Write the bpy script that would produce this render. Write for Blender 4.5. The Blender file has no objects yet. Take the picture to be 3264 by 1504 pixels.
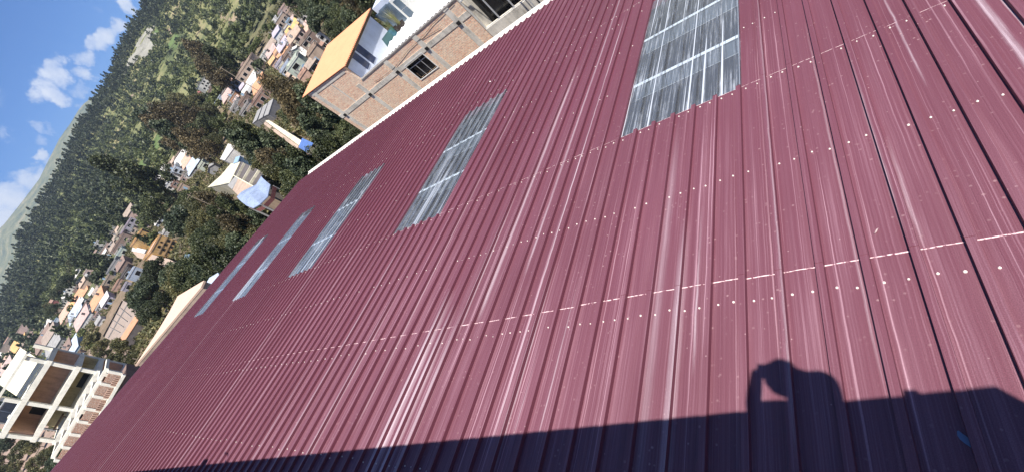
import bpy, bmesh, math, random
import numpy as np
from mathutils import Vector, Matrix, noise
random.seed(7); rng = np.random.default_rng(7)
R = math.radians
sc = bpy.context.scene
COL = sc.collection

# ------------------------------------------------------------------ camera
FOC = 1454.2                       # focal length in photo pixels (photo 3264 x 1504)
ROT = Matrix(((0.13341266, 0.87016157, -0.47436258), (-0.73312681, -0.23542310, -0.63804470), (-0.66687790, 0.43289117, 0.60653037)))
cam = bpy.data.objects.new('camera', bpy.data.cameras.new('camera'))
COL.objects.link(cam)
cam.matrix_world = ROT.to_4x4()
cam.data.sensor_width = 36; cam.data.lens = 36 * FOC / 3264
cam.data.clip_start = 0.02; cam.data.clip_end = 20000
sc.camera = cam
# ------------------------------------------------------------------ world and sun
SUN = Vector((-0.2557, -0.2475, 0.9345)).normalized()      # towards the sun
SKYTINT = (0.52, 1.12, 1.78, 1); CLOUDC = (12.5, 13.2, 14.4, 1)
w = bpy.data.worlds.new('World'); sc.world = w; w.use_nodes = True
nt = w.node_tree; N = nt.nodes; L = nt.links
bg = N['Background']
sky = N.new('ShaderNodeTexSky'); sky.sky_type = 'NISHITA'; sky.sun_disc = False
sky.sun_elevation = math.asin(SUN.z); sky.sun_rotation = math.atan2(SUN.x, SUN.y)
sky.altitude = 3000; sky.air_density = 1.0; sky.dust_density = 0.3; sky.ozone_density = 3.0
bg.inputs['Strength'].default_value = 0.04
FOC_, RT_ = FOC, ROT
def _dir(px, py): return (RT_ @ Vector((px - 1632, -(py - 752), -FOC_))).normalized()
# cumulus: soft blobs on the sky sphere broken up by noise
BL = [(395, 6, 42, 1), (275, 30, 26, .55), (360, 95, 42, .95), (330, 130, 44, .95), (285, 135, 36, .8), (275, 185, 38, .85), (205, 195, 40, 1), (215, 235, 46, 1), (185, 285, 48, 1), (150, 290, 30, .7), (150, 190, 22, .5), (300, 240, 34, .75), (275, 290, 34, .75), (248, 340, 28, .7),
      (0, 425, 30, .6), (65, 420, 26, .45), (150, 410, 30, .6), (135, 450, 30, .6), (30, 455, 20, .3), (135, 330, 20, .3), (130, 505, 34, 1), (150, 535, 34, .8), (80, 560, 44, .85), (110, 590, 55, 1), (30, 575, 36, .7), (60, 640, 70, 1), (10, 670, 60, 1), (90, 640, 50, 1), (0, 720, 70, 1), (40, 710, 60, 1), (-40, 640, 90, .9), (-60, 300, 90, .5), (-120, 900, 200, 1), (480, -60, 60, .9), (-200, 100, 120, .7), (600, -200, 120, .7)]
gN = N.new('ShaderNodeNewGeometry'); nrm_ = N.new('ShaderNodeVectorMath'); nrm_.operation = 'SCALE'; nrm_.inputs['Scale'].default_value = -1; L.new(gN.outputs['Incoming'], nrm_.inputs[0])
nz = N.new('ShaderNodeTexNoise'); nz.inputs['Scale'].default_value = 26; nz.inputs['Detail'].default_value = 6; nz.inputs['Roughness'].default_value = 0.6; L.new(nrm_.outputs[0], nz.inputs['Vector'])
nw = N.new('ShaderNodeTexNoise'); nw.inputs['Scale'].default_value = 14; nw.inputs['Detail'].default_value = 5; nw.inputs['Roughness'].default_value = 0.62; L.new(nrm_.outputs[0], nw.inputs['Vector'])
w1 = N.new('ShaderNodeVectorMath'); w1.operation = 'SUBTRACT'; L.new(nw.outputs['Color'], w1.inputs[0]); w1.inputs[1].default_value = (.5, .5, .5)
w2 = N.new('ShaderNodeVectorMath'); w2.operation = 'MULTIPLY_ADD'; L.new(w1.outputs[0], w2.inputs[0]); w2.inputs[1].default_value = (.10, .10, .10); L.new(nrm_.outputs[0], w2.inputs[2])
w3 = N.new('ShaderNodeVectorMath'); w3.operation = 'NORMALIZE'; L.new(w2.outputs[0], w3.inputs[0])
acc = None
for px, py, rr, st in BL:
    c = _dir(px, py); e = _dir(px + rr, py); cr = c.dot(e)
    dp = N.new('ShaderNodeVectorMath'); dp.operation = 'DOT_PRODUCT'; L.new(w3.outputs[0], dp.inputs[0]); dp.inputs[1].default_value = c
    mr = N.new('ShaderNodeMapRange'); mr.interpolation_type = 'SMOOTHSTEP'; L.new(dp.outputs['Value'], mr.inputs[0]); mr.inputs[1].default_value = 1 - (1 - cr) * 2.3; mr.inputs[2].default_value = 1; mr.inputs[3].default_value = 0; mr.inputs[4].default_value = st
    if acc is None: acc = mr.outputs[0]
    else:
        mx = N.new('ShaderNodeMath'); mx.operation = 'MAXIMUM'; L.new(acc, mx.inputs[0]); L.new(mr.outputs[0], mx.inputs[1]); acc = mx.outputs[0]
ad = N.new('ShaderNodeMath'); ad.operation = 'MULTIPLY_ADD'; L.new(nz.outputs['Fac'], ad.inputs[0]); ad.inputs[1].default_value = 1.5; ad.inputs[2].default_value = -0.98
sm = N.new('ShaderNodeMath'); sm.operation = 'ADD'; L.new(acc, sm.inputs[0]); L.new(ad.outputs[0], sm.inputs[1])
cr = N.new('ShaderNodeMapRange'); cr.interpolation_type = 'SMOOTHSTEP'; L.new(sm.outputs[0], cr.inputs[0]); cr.inputs[1].default_value = 0.06; cr.inputs[2].default_value = 0.95; cr.inputs[4].default_value = 0.95
mk = N.new('ShaderNodeMath'); mk.operation = 'MULTIPLY'; L.new(acc, mk.inputs[0]); mk.inputs[1].default_value = 3.0; mk.use_clamp = True
mk2 = N.new('ShaderNodeMath'); mk2.operation = 'MULTIPLY'; L.new(mk.outputs[0], mk2.inputs[0]); L.new(cr.outputs[0], mk2.inputs[1])
tint = N.new('ShaderNodeMix'); tint.data_type = 'RGBA'; tint.blend_type = 'MULTIPLY'; tint.inputs[0].default_value = 1; L.new(sky.outputs[0], tint.inputs[6]); tint.inputs[7].default_value = SKYTINT
mxc = N.new('ShaderNodeMix'); mxc.data_type = 'RGBA'; L.new(mk2.outputs[0], mxc.inputs[0]); L.new(tint.outputs[2], mxc.inputs[6]); mxc.inputs[7].default_value = CLOUDC
L.new(mxc.outputs[2], bg.inputs[0])
sl_ = bpy.data.lights.new('sun', 'SUN'); sl_.energy = 4.9; sl_.angle = R(0.5); sl_.color = (1, 0.95, 0.87)
so = bpy.data.objects.new('sun', sl_); COL.objects.link(so)
so.rotation_euler = SUN.to_track_quat('Z', 'Y').to_euler()
sc.view_settings.view_transform = 'Standard'; sc.view_settings.look = 'None'
sc.view_settings.exposure = 0.95; sc.view_settings.gamma = 1
sc.cycles.max_bounces = 6; sc.cycles.transparent_max_bounces = 12; sc.cycles.volume_bounces = 0
sc.cycles.use_denoising = True

# ------------------------------------------------------------------ geometry helpers
def ray(px, py):
    return (ROT @ Vector((px - 1632, -(py - 752), -FOC))).normalized()
def proj(P):
    c = ROT.transposed() @ Vector(P)
    return Vector((1632 + FOC * c.x / -c.z, 752 - FOC * c.y / -c.z))
def at(px, py, D):                 # point on that sight line at horizontal distance D
    d = ray(px, py); return d * (D / math.hypot(d.x, d.y))
def on_x(px, py, X): d = ray(px, py); return d * (X / d.x)
def on_y(px, py, Y): d = ray(px, py); return d * (Y / d.y)
def on_z(px, py, Z): d = ray(px, py); return d * (Z / d.z)

def props(o, label=None, cat=None, group=None, kind=None):
    if label: o['label'] = label
    if cat: o['category'] = cat
    if group: o['group'] = group
    if kind: o['kind'] = kind
    return o
def empty(name, label, cat, loc=(0, 0, 0), rz=0, group=None):
    o = bpy.data.objects.new(name, None); COL.objects.link(o); o.empty_display_size = 0.3
    o.location = loc; o.rotation_euler = (0, 0, rz)
    return props(o, label, cat, group)
class MB:
    """collects boxes, prisms and tubes, then links them as one mesh object"""
    def __init__(s): s.v = []; s.f = []; s.m = []; s.uv = None
    def add(s, vs, fs, mi=0):
        n = len(s.v); s.v += [tuple(v) for v in vs]; s.f += [tuple(i + n for i in f) for f in fs]; s.m += [mi] * len(fs); return s
    def box(s, x0, x1, y0, y1, z0, z1, mi=0):
        v = [(x0, y0, z0), (x1, y0, z0), (x1, y1, z0), (x0, y1, z0), (x0, y0, z1), (x1, y0, z1), (x1, y1, z1), (x0, y1, z1)]
        return s.add(v, [(0, 3, 2, 1), (4, 5, 6, 7), (0, 1, 5, 4), (1, 2, 6, 5), (2, 3, 7, 6), (3, 0, 4, 7)], mi)
    def prism(s, poly, off, mi=0):  # polygon of 3-D points pushed by a vector
        n = len(poly); off = Vector(off)
        v = [Vector(p) for p in poly] + [Vector(p) + off for p in poly]
        return s.add(v, [tuple(range(n))[::-1], tuple(range(n, 2 * n))] + [(i, (i + 1) % n, n + (i + 1) % n, n + i) for i in range(n)], mi)
    def bar(s, a, b, r, mi=0, r2=None, seg=6):
        a = Vector(a); b = Vector(b); d = (b - a).normalized(); r2 = r if r2 is None else r2
        u = d.orthogonal().normalized(); w_ = d.cross(u); v = []
        for p, q in ((a, r), (b, r2)):
            for i in range(seg):
                t = 2 * math.pi * i / seg; v.append(p + (u * math.cos(t) + w_ * math.sin(t)) * q)
        return s.add(v, [(i, (i + 1) % seg, seg + (i + 1) % seg, seg + i) for i in range(seg)] + [tuple(range(seg))[::-1], tuple(range(seg, 2 * seg))], mi)
    def build(s, name, mats, parent=None, world=False, smooth=False):
        me = bpy.data.meshes.new(name); vs = s.v
        if world and parent is not None:
            inv = Matrix.Translation(parent.location) @ Matrix.Rotation(parent.rotation_euler.z, 4, 'Z'); inv.invert()
            vs = [tuple(inv @ Vector(v)) for v in vs]
        me.from_pydata(vs, [], s.f)
        bm = bmesh.new(); bm.from_mesh(me); bmesh.ops.recalc_face_normals(bm, faces=bm.faces); bm.to_mesh(me); bm.free()
        for m in (mats if isinstance(mats, (list, tuple)) else [mats]): me.materials.append(m)
        me.polygons.foreach_set('material_index', s.m)
        if smooth: me.polygons.foreach_set('use_smooth', [True] * len(me.polygons))
        o = bpy.data.objects.new(name, me); COL.objects.link(o)
        if parent is not None: o.parent = parent
        return o
def np_mesh(name, V, F, mats, mi=None, smooth=False):
    me = bpy.data.meshes.new(name); V = np.asarray(V, np.float32); F = np.asarray(F, np.int32)
    k = F.shape[1]
    me.vertices.add(len(V)); me.vertices.foreach_set('co', V.ravel())
    me.loops.add(F.size); me.loops.foreach_set('vertex_index', F.ravel())
    me.polygons.add(len(F)); me.polygons.foreach_set('loop_start', np.arange(0, F.size, k, dtype=np.int32))
    for m in mats: me.materials.append(m)
    if mi is not None: me.polygons.foreach_set('material_index', np.asarray(mi, np.int32))
    if smooth: me.polygons.foreach_set('use_smooth', np.ones(len(F), bool))
    me.update(calc_edges=True); me.validate()
    return me

# ------------------------------------------------------------------ materials
def srgb(r, g, b):
    f = lambda c: (c / 255 / 12.92) if c <= 10 else ((c / 255 + 0.055) / 1.055) ** 2.4
    return (f(r), f(g), f(b), 1)
def newmat(name):
    m = bpy.data.materials.new(name); m.use_nodes = True
    return m, m.node_tree.nodes, m.node_tree.links, m.node_tree.nodes['Principled BSDF']
def setc(n, i, v): n.inputs[i].default_value = v
def mixc(N, L, fac, a, b, mode='MIX'):
    n = N.new('ShaderNodeMix'); n.data_type = 'RGBA'; n.blend_type = mode
    for i, v in ((0, fac), (6, a), (7, b)):
        if hasattr(v, 'is_output'): L.new(v, n.inputs[i])
        else: n.inputs[i].default_value = v
    return n.outputs[2]
def mth(N, L, op, a, b=None, c=None, clamp=False):
    n = N.new('ShaderNodeMath'); n.operation = op; n.use_clamp = clamp
    for i, v in enumerate((a, b, c)):
        if v is None: continue
        if hasattr(v, 'is_output'): L.new(v, n.inputs[i])
        else: n.inputs[i].default_value = v
    return n.outputs[0]
def ramp(N, L, fac, stops):
    n = N.new('ShaderNodeValToRGB'); e = n.color_ramp.elements
    while len(e) < len(stops): e.new(0.5)
    for k, (p, c) in enumerate(stops):
        e[k].position = p; e[k].color = c if len(c) == 4 else (*c, 1)
    L.new(fac, n.inputs[0]); return n.outputs[0]
def noi(N, L, vec, scale, detail=3, rough=0.55, dist=0):
    n = N.new('ShaderNodeTexNoise'); n.inputs['Scale'].default_value = scale; n.inputs['Detail'].default_value = detail
    n.inputs['Roughness'].default_value = rough; n.inputs['Distortion'].default_value = dist
    L.new(vec, n.inputs['Vector']); return n.outputs['Fac']
_mc = {}
def paint(rgb, rough=0.7, var=0.18, scale=0.8, metal=0.0, bump=0.15, streak=True):
    """weathered wall, roof or metal of one colour: blotches, dust runs, fine grain"""
    key = (tuple(rgb), rough, var, scale, metal)
    if key in _mc: return _mc[key]
    m, N, L, b = newmat('surface_%d_%d_%d' % tuple(int(255 * c) for c in rgb[:3]))
    tc = N.new('ShaderNodeTexCoord').outputs['Object']
    n1 = noi(N, L, tc, scale, 4, 0.6); n2 = noi(N, L, tc, scale * 9, 3, 0.6)
    mp = N.new('ShaderNodeMapping'); mp.inputs['Scale'].default_value = (3.5, 3.5, 0.35); L.new(tc, mp.inputs[0])
    n3 = noi(N, L, mp.outputs[0], scale * 1.5, 3, 0.6)
    s = mth(N, L, 'ADD', mth(N, L, 'MULTIPLY', n1, 0.5), mth(N, L, 'ADD', mth(N, L, 'MULTIPLY', n2, 0.2), mth(N, L, 'MULTIPLY', n3, 0.3)))
    c = list(rgb)[:3]; dk = tuple(x * (1 - 2.2 * var) for x in c); lt = tuple(min(1, x * (1 + 1.2 * var)) for x in c)
    L.new(ramp(N, L, s, [(0.36, dk), (0.5, c), (0.64, lt)]), b.inputs['Base Color'])
    setc(b, 'Roughness', rough); setc(b, 'Metallic', metal)
    bp = N.new('ShaderNodeBump'); setc(bp, 'Strength', bump); setc(bp, 'Distance', 0.02); L.new(n2, bp.inputs['Height']); L.new(bp.outputs[0], b.inputs['Normal'])
    _mc[key] = m; return m
def glassy(name, rgb, rough=0.15):
    m, N, L, b = newmat(name)
    tc = N.new('ShaderNodeTexCoord').outputs['Object']; n = noi(N, L, tc, 1.3, 3)
    c = rgb[:3]; L.new(ramp(N, L, n, [(0.35, tuple(x * .7 for x in c)), (0.65, tuple(min(1, x * 1.35) for x in c))]), b.inputs['Base Color'])
    setc(b, 'Roughness', rough); return m
def brick_mat(name, c1, c2, mortar, plane='yz', scale=1.0):
    m, N, L, b = newmat(name)
    tc = N.new('ShaderNodeTexCoord').outputs['Object']
    sp = N.new('ShaderNodeSeparateXYZ'); L.new(tc, sp.inputs[0]); cb = N.new('ShaderNodeCombineXYZ')
    if plane == 'yz': L.new(mth(N, L, 'ADD', sp.outputs[0], sp.outputs[1]), cb.inputs[0])
    else: L.new(mth(N, L, 'SUBTRACT', sp.outputs[0], sp.outputs[1]), cb.inputs[0])
    L.new(sp.outputs[2], cb.inputs[1])
    br = N.new('ShaderNodeTexBrick'); L.new(cb.outputs[0], br.inputs['Vector'])
    setc(br, 'Scale', scale); setc(br, 'Brick Width', 0.25); setc(br, 'Row Height', 0.115); setc(br, 'Mortar Size', 0.013); setc(br, 'Bias', 0.0)
    br.inputs['Color1'].default_value = c1; br.inputs['Color2'].default_value = c2; br.inputs['Mortar'].default_value = mortar
    n1 = noi(N, L, tc, 0.9, 4, 0.65); n2 = noi(N, L, tc, 7, 4, 0.7); n3 = noi(N, L, cb.outputs[0], 14, 2, 0.6)
    c = mixc(N, L, mth(N, L, 'MULTIPLY', ramp(N, L, n3, [(0.45, (0, 0, 0)), (0.62, (1, 1, 1))]), 0.5), br.outputs['Color'], srgb(228, 210, 188))
    c = mixc(N, L, mth(N, L, 'MULTIPLY', ramp(N, L, n2, [(0.5, (0, 0, 0)), (0.68, (1, 1, 1))]), 0.45), c, srgb(150, 104, 90))
    c = mixc(N, L, mth(N, L, 'MULTIPLY', ramp(N, L, n1, [(0.42, (0, 0, 0)), (0.66, (1, 1, 1))]), 0.4), c, mortar)
    L.new(c, b.inputs['Base Color']); setc(b, 'Roughness', 0.9)
    bp = N.new('ShaderNodeBump'); setc(bp, 'Strength', 0.9); setc(bp, 'Distance', 0.02)
    L.new(mth(N, L, 'ADD', mth(N, L, 'MULTIPLY', br.outputs['Fac'], -1.0), n2), bp.inputs['Height']); L.new(bp.outputs[0], b.inputs['Normal'])
    return m
def leaf_mat(name, dark, mid, light, scale=0.25):
    m, N, L, b = newmat(name)
    g = N.new('ShaderNodeNewGeometry'); tc = N.new('ShaderNodeTexCoord').outputs['Object']; oi = N.new('ShaderNodeObjectInfo')
    n = noi(N, L, g.outputs['Position'], scale, 3, 0.6)
    s = mth(N, L, 'ADD', mth(N, L, 'MULTIPLY', n, 0.55), mth(N, L, 'ADD', mth(N, L, 'MULTIPLY', g.outputs['Random Per Island'], 0.28), mth(N, L, 'MULTIPLY', oi.outputs['Random'], 0.17)))
    L.new(ramp(N, L, s, [(0.28, dark), (0.5, mid), (0.72, light)]), b.inputs['Base Color'])
    setc(b, 'Roughness', 0.6)
    try: b.inputs['Subsurface Weight'].default_value = 0
    except Exception: pass
    tr = N.new('ShaderNodeBsdfTranslucent'); L.new(ramp(N, L, s, [(0.28, mid), (0.72, light)]), tr.inputs[0])
    mx = N.new('ShaderNodeMixShader'); setc(mx, 0, 0.18); L.new(b.outputs[0], mx.inputs[1]); L.new(tr.outputs[0], mx.inputs[2])
    L.new(mx.outputs[0], N['Material Output'].inputs[0]); return m

M = {}
M['white'] = paint(srgb(214, 214, 210)[:3], 0.6, 0.07)
M['white_blue'] = paint(srgb(196, 204, 220)[:3], 0.6, 0.08)
M['concrete'] = paint(srgb(200, 194, 182)[:3], 0.85, 0.2, 1.2)
M['concrete_dark'] = paint(srgb(128, 124, 120)[:3], 0.85, 0.22, 1.2)
M['frame_white'] = paint(srgb(226, 222, 208)[:3], 0.8, 0.1, 1.5)
M['eave'] = paint(srgb(224, 218, 210)[:3], 0.7, 0.12, 1.5)
M['brick'] = brick_mat('red_clay_brick', srgb(226, 168, 136), srgb(244, 208, 174), srgb(214, 202, 184))
M['brick_far'] = brick_mat('dusky_clay_brick', srgb(150, 104, 88), srgb(170, 124, 102), srgb(158, 146, 134))
M['brick_x'] = brick_mat('clay_brick_side', srgb(168, 112, 92), srgb(190, 134, 108), srgb(170, 156, 142), 'xz')
M['glass_dark'] = glassy('dark_window_glass', (0.010, 0.011, 0.013, 1), 0.2)
M['glass_blue'] = glassy('navy_window_glass', srgb(30, 44, 78), 0.25)
M['glass_grey'] = glassy('grey_window_glass', srgb(84, 98, 112), 0.25)
M['glass_green'] = glassy('green_glass', srgb(52, 84, 78), 0.15)
M['black'] = paint((0.012, 0.012, 0.014), 0.6, 0.1)
M['steel'] = paint(srgb(196, 198, 200)[:3], 0.4, 0.08, 1, 0.4)
M['wood'] = paint(srgb(98, 78, 60)[:3], 0.85, 0.3, 2)
M['bark'] = paint(srgb(92, 78, 64)[:3], 0.9, 0.3, 3)
M['bark_pale'] = paint(srgb(150, 136, 118)[:3], 0.9, 0.25, 3)

# sheet-metal roof paint, laid out in the roof's own metres (UV = along the eave, down the slope)
UNV = (math.sin(0.243045), 0, math.cos(0.243045))
def roof_material():
    m, N, L, b = newmat('maroon_roof_paint')
    uv = N.new('ShaderNodeUVMap').outputs[0]; sp = N.new('ShaderNodeSeparateXYZ'); L.new(uv, sp.inputs[0]); S, T = sp.outputs[0], sp.outputs[1]
    def vec(a, c, wob=0.0):
        n = N.new('ShaderNodeMapping'); n.inputs['Scale'].default_value = (a, c, 1); L.new(uv, n.inputs[0]); return n.outputs[0]
    oi = N.new('ShaderNodeObjectInfo').outputs['Random']
    wob = mth(N, L, 'MULTIPLY', mth(N, L, 'SUBTRACT', noi(N, L, vec(0.6, 2.2), 1.0, 3), 0.5), 0.014)
    Sw = mth(N, L, 'ADD', S, wob); cb = N.new('ShaderNodeCombineXYZ'); L.new(Sw, cb.inputs[0]); L.new(T, cb.inputs[1])
    def vw(a, c):
        n = N.new('ShaderNodeMapping'); n.inputs['Scale'].default_value = (a, c, 1); L.new(cb.outputs[0], n.inputs[0]); return n.outputs[0]
    base = mixc(N, L, ramp(N, L, noi(N, L, vec(0.55, 0.22), 1, 3, 0.5), [(0.38, (0, 0, 0)), (0.62, (1, 1, 1))]), srgb(92, 48, 59), srgb(104, 58, 71))
    base = mixc(N, L, mth(N, L, 'MULTIPLY', oi, 0.55), base, srgb(97, 51, 64))
    near = mth(N, L, 'SUBTRACT', 1.0, mth(N, L, 'DIVIDE', T, 7.0, clamp=True), clamp=True)     # more dust upslope, by the wall
    wide = ramp(N, L, noi(N, L, vw(9, 0.14), 1, 5, 0.72), [(0.47, (0, 0, 0)), (0.72, (1, 1, 1))])
    fine = ramp(N, L, noi(N, L, vw(62, 0.22), 1, 4, 0.75), [(0.5, (0, 0, 0)), (0.72, (1, 1, 1))])
    line = ramp(N, L, noi(N, L, vw(44, 0.12), 1, 2, 0.5), [(0.635, (0, 0, 0)), (0.68, (1, 1, 1))])
    clump = ramp(N, L, noi(N, L, vec(1.2, 0.3), 1.3, 3, 0.6), [(0.38, (0, 0, 0)), (0.62, (1, 1, 1))])
    dust = mth(N, L, 'MULTIPLY', mth(N, L, 'ADD', mth(N, L, 'MULTIPLY', wide, 0.42), mth(N, L, 'MULTIPLY', fine, 0.75)), mth(N, L, 'ADD', mth(N, L, 'MULTIPLY', near, 0.8), 0.14))
    dust = mth(N, L, 'MULTIPLY', dust, mth(N, L, 'ADD', 0.35, mth(N, L, 'MULTIPLY', clump, 0.8)))
    dust = mth(N, L, 'ADD', dust, mth(N, L, 'MULTIPLY', near, 0.13))
    lines = mth(N, L, 'MULTIPLY', line, mth(N, L, 'ADD', mth(N, L, 'MULTIPLY', near, 0.35), mth(N, L, 'MULTIPLY', clump, 0.4)))
    # runs of lime washed down at known places, and one painted sheen band: along, half width, from, to, strength, fine share
    runs = [(4.86, .11, -2, 3.1, 1.25), (4.62, .09, -2, 2.8, 1.1), (4.40, .08, -2, 2.7, 1.1), (4.33, .03, 2.2, 5.0, .7), (4.05, .05, 2.4, 8.5, .75), (3.9, .035, 2.5, 9.5, .9),
            (3.5, .03, 3.0, 12, .6), (3.18, .014, 1.0, 9.6, .95), (3.05, .02, 0.5, 3.2, .7), (2.66, .012, 1.0, 2.9, .7), (2.94, .012, 1.0, 2.0, .7),
            (1.52, .05, -2, 3.3, .6), (1.38, .012, 1.6, 3.4, .8), (1.72, .06, 0.5, 5.0, .3), (0.75, .012, 1.0, 8, .4), (0.30, .012, 1.5, 6, .35), (-0.90, .03, 2.6, 6.2, .8), (-1.0, .012, 3, 6, .7),  # first band here is a bright sheen put into the colour
            (-0.38, .012, 4, 6.5, .6), (0.02, .02, 2.5, 5.1, .4), (-0.05, .02, 2.4, 3.6, .7), (6.4, .05, -2, 3.5, .55), (7.2, .04, -2, 5, .5), (8.1, .05, 0, 2.4, .5), (5.6, .03, 1, 9, .45), (9.4, .06, -2, 6, .45), (11.3, .05, -2, 7, .45), (14.2, .06, -2, 9, .4), (17.5, .05, -1, 9, .4)]
    wob2 = mth(N, L, 'MULTIPLY', mth(N, L, 'SUBTRACT', noi(N, L, vec(0.9, 3.0), 1.0, 4), 0.5), 0.022); Sx = mth(N, L, 'ADD', S, wob2)
    tot = None
    for c, hw, a, e, st in runs:
        g = mth(N, L, 'SUBTRACT', 1.0, mth(N, L, 'DIVIDE', mth(N, L, 'ABSOLUTE', mth(N, L, 'SUBTRACT', Sx, c)), hw), clamp=True)
        ga = mth(N, L, 'MULTIPLY', mth(N, L, 'MULTIPLY_ADD', T, 2.5, -2.5 * a, clamp=True), mth(N, L, 'MULTIPLY_ADD', T, -0.9, 0.9 * e, clamp=True))
        g = mth(N, L, 'MULTIPLY', mth(N, L, 'MULTIPLY', g, ga), st)
        tot = g if tot is None else mth(N, L, 'MAXIMUM', tot, g)
    comb = ramp(N, L, noi(N, L, vw(75, 0.25), 1, 3, 0.8), [(0.33, (.42, .42, .42)), (0.6, (1, 1, 1))])
    comb2 = ramp(N, L, noi(N, L, vw(120, 0.5), 1, 3, 0.8), [(0.4, (.05, .05, .05)), (0.58, (1, 1, 1))])
    tot = mth(N, L, 'MULTIPLY', mth(N, L, 'MULTIPLY', tot, comb), mth(N, L, 'ADD', 0.45, mth(N, L, 'MULTIPLY', comb2, 0.55)))
    dust = mth(N, L, 'MULTIPLY', dust, mth(N, L, 'ADD', 0.45, mth(N, L, 'MULTIPLY', comb2, 0.6)))
    c = mixc(N, L, mth(N, L, 'MINIMUM', dust, 0.75), base, srgb(164, 126, 140))
    c = mixc(N, L, lines, c, srgb(188, 152, 164))
    c = mixc(N, L, mth(N, L, 'MINIMUM', mth(N, L, 'MULTIPLY', tot, 0.85), 0.8), c, srgb(206, 192, 202))
    vo = N.new('ShaderNodeTexVoronoi'); vo.feature = 'F1'; setc(vo, 'Scale', 9.0); setc(vo, 'Randomness', 1.0); L.new(vec(1, 1), vo.inputs['Vector'])
    dots = ramp(N, L, vo.outputs['Distance'], [(0.03, (1, 1, 1)), (0.05, (0, 0, 0))])
    sel = ramp(N, L, noi(N, L, vec(1, 1), 3.2, 2), [(0.46, (0, 0, 0)), (0.52, (1, 1, 1))])
    c = mixc(N, L, mth(N, L, 'MULTIPLY', mth(N, L, 'MULTIPLY', dots, sel), 0.75), c, srgb(180, 151, 152))
    vo2 = N.new('ShaderNodeTexVoronoi'); setc(vo2, 'Scale', 15.0); L.new(vec(1, 1), vo2.inputs['Vector'])
    d2 = mth(N, L, 'MULTIPLY', ramp(N, L, vo2.outputs['Distance'], [(0.09, (1, 1, 1)), (0.17, (0, 0, 0))]), ramp(N, L, noi(N, L, vec(1, 1), 1.4, 3), [(0.45, (0, 0, 0)), (0.65, (1, 1, 1))]))
    c = mixc(N, L, mth(N, L, 'MULTIPLY', d2, 0.6), c, srgb(167, 135, 138))
    gr = noi(N, L, vec(1, 1), 190, 2, 0.7); c = mixc(N, L, 0.3, c, ramp(N, L, gr, [(0.3, (0, 0, 0)), (0.7, (1, 1, 1))]), 'OVERLAY')
    gn = N.new('ShaderNodeNewGeometry').outputs['True Normal']; dn = N.new('ShaderNodeVectorMath'); dn.operation = 'DOT_PRODUCT'; L.new(gn, dn.inputs[0]); dn.inputs[1].default_value = UNV
    c = mixc(N, L, mth(N, L, 'GREATER_THAN', mth(N, L, 'ABSOLUTE', dn.outputs['Value']), 0.6), srgb(104, 54, 68), c)      # dust only lies on the flats, the clean steep rib sides are toned to deepen their shade
    L.new(c, b.inputs['Base Color'])
    L.new(mth(N, L, 'ADD', 0.5, mth(N, L, 'MULTIPLY', mth(N, L, 'ADD', dust, tot), 0.4)), b.inputs['Roughness'])
    bp = N.new('ShaderNodeBump'); setc(bp, 'Strength', 0.5); setc(bp, 'Distance', 0.014)
    L.new(noi(N, L, vec(3.0, 1.2), 1, 3), bp.inputs['Height']); L.new(bp.outputs[0], b.inputs['Normal'])
    return m
M['roof'] = roof_material()
def seam_material():
    m, N, L, b = newmat('chipped_sheet_edge')
    uv = N.new('ShaderNodeUVMap').outputs[0]
    n = noi(N, L, uv, 34, 4, 0.75)
    L.new(ramp(N, L, n, [(0.43, srgb(120, 72, 86)), (0.48, srgb(214, 180, 184)), (0.7, srgb(240, 226, 222))]), b.inputs['Base Color']); setc(b, 'Roughness', 0.6); return m
M['seam'] = seam_material()
def polycarb():
    m, N, L, b = newmat('dirty_clear_corrugated_sheet')
    uv = N.new('ShaderNodeUVMap').outputs[0]
    def vec(a, c):
        n = N.new('ShaderNodeMapping'); n.inputs['Scale'].default_value = (a, c, 1); L.new(uv, n.inputs[0]); return n.outputs[0]
    st = ramp(N, L, noi(N, L, vec(34, 0.7), 1, 4, 0.75), [(0.5, (0, 0, 0)), (0.66, (1, 1, 1))])
    ln = ramp(N, L, noi(N, L, vec(22, 0.12), 1, 1, 0.4), [(0.63, (0, 0, 0)), (0.67, (1, 1, 1))])
    bl = ramp(N, L, noi(N, L, vec(3, 1.5), 1, 4, 0.7), [(0.4, (0, 0, 0)), (0.7, (1, 1, 1))])
    fac = mth(N, L, 'ADD', mth(N, L, 'MULTIPLY', st, mth(N, L, 'ADD', 0.15, mth(N, L, 'MULTIPLY', bl, 0.6))), mth(N, L, 'MULTIPLY', ln, 0.8))
    fac = mth(N, L, 'MINIMUM', mth(N, L, 'ADD', fac, 0.12), 0.92)
    setc(b, 'Base Color', srgb(186, 192, 202)); setc(b, 'Roughness', 0.4)
    tr = N.new('ShaderNodeBsdfTransparent'); tr.inputs[0].default_value = (0.80, 0.87, 0.96, 1)
    gl = N.new('ShaderNodeBsdfGlossy'); setc(gl, 'Roughness', 0.25); fr = N.new('ShaderNodeFresnel'); setc(fr, 'IOR', 1.75)
    mg = N.new('ShaderNodeMixShader'); L.new(fr.outputs[0], mg.inputs[0]); L.new(tr.outputs[0], mg.inputs[1]); L.new(gl.outputs[0], mg.inputs[2])
    mx = N.new('ShaderNodeMixShader'); L.new(fac, mx.inputs[0]); L.new(mg.outputs[0], mx.inputs[1]); L.new(b.outputs[0], mx.inputs[2])
    L.new(mx.outputs[0], N['Material Output'].inputs[0]); return m
M['poly'] = polycarb()

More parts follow.
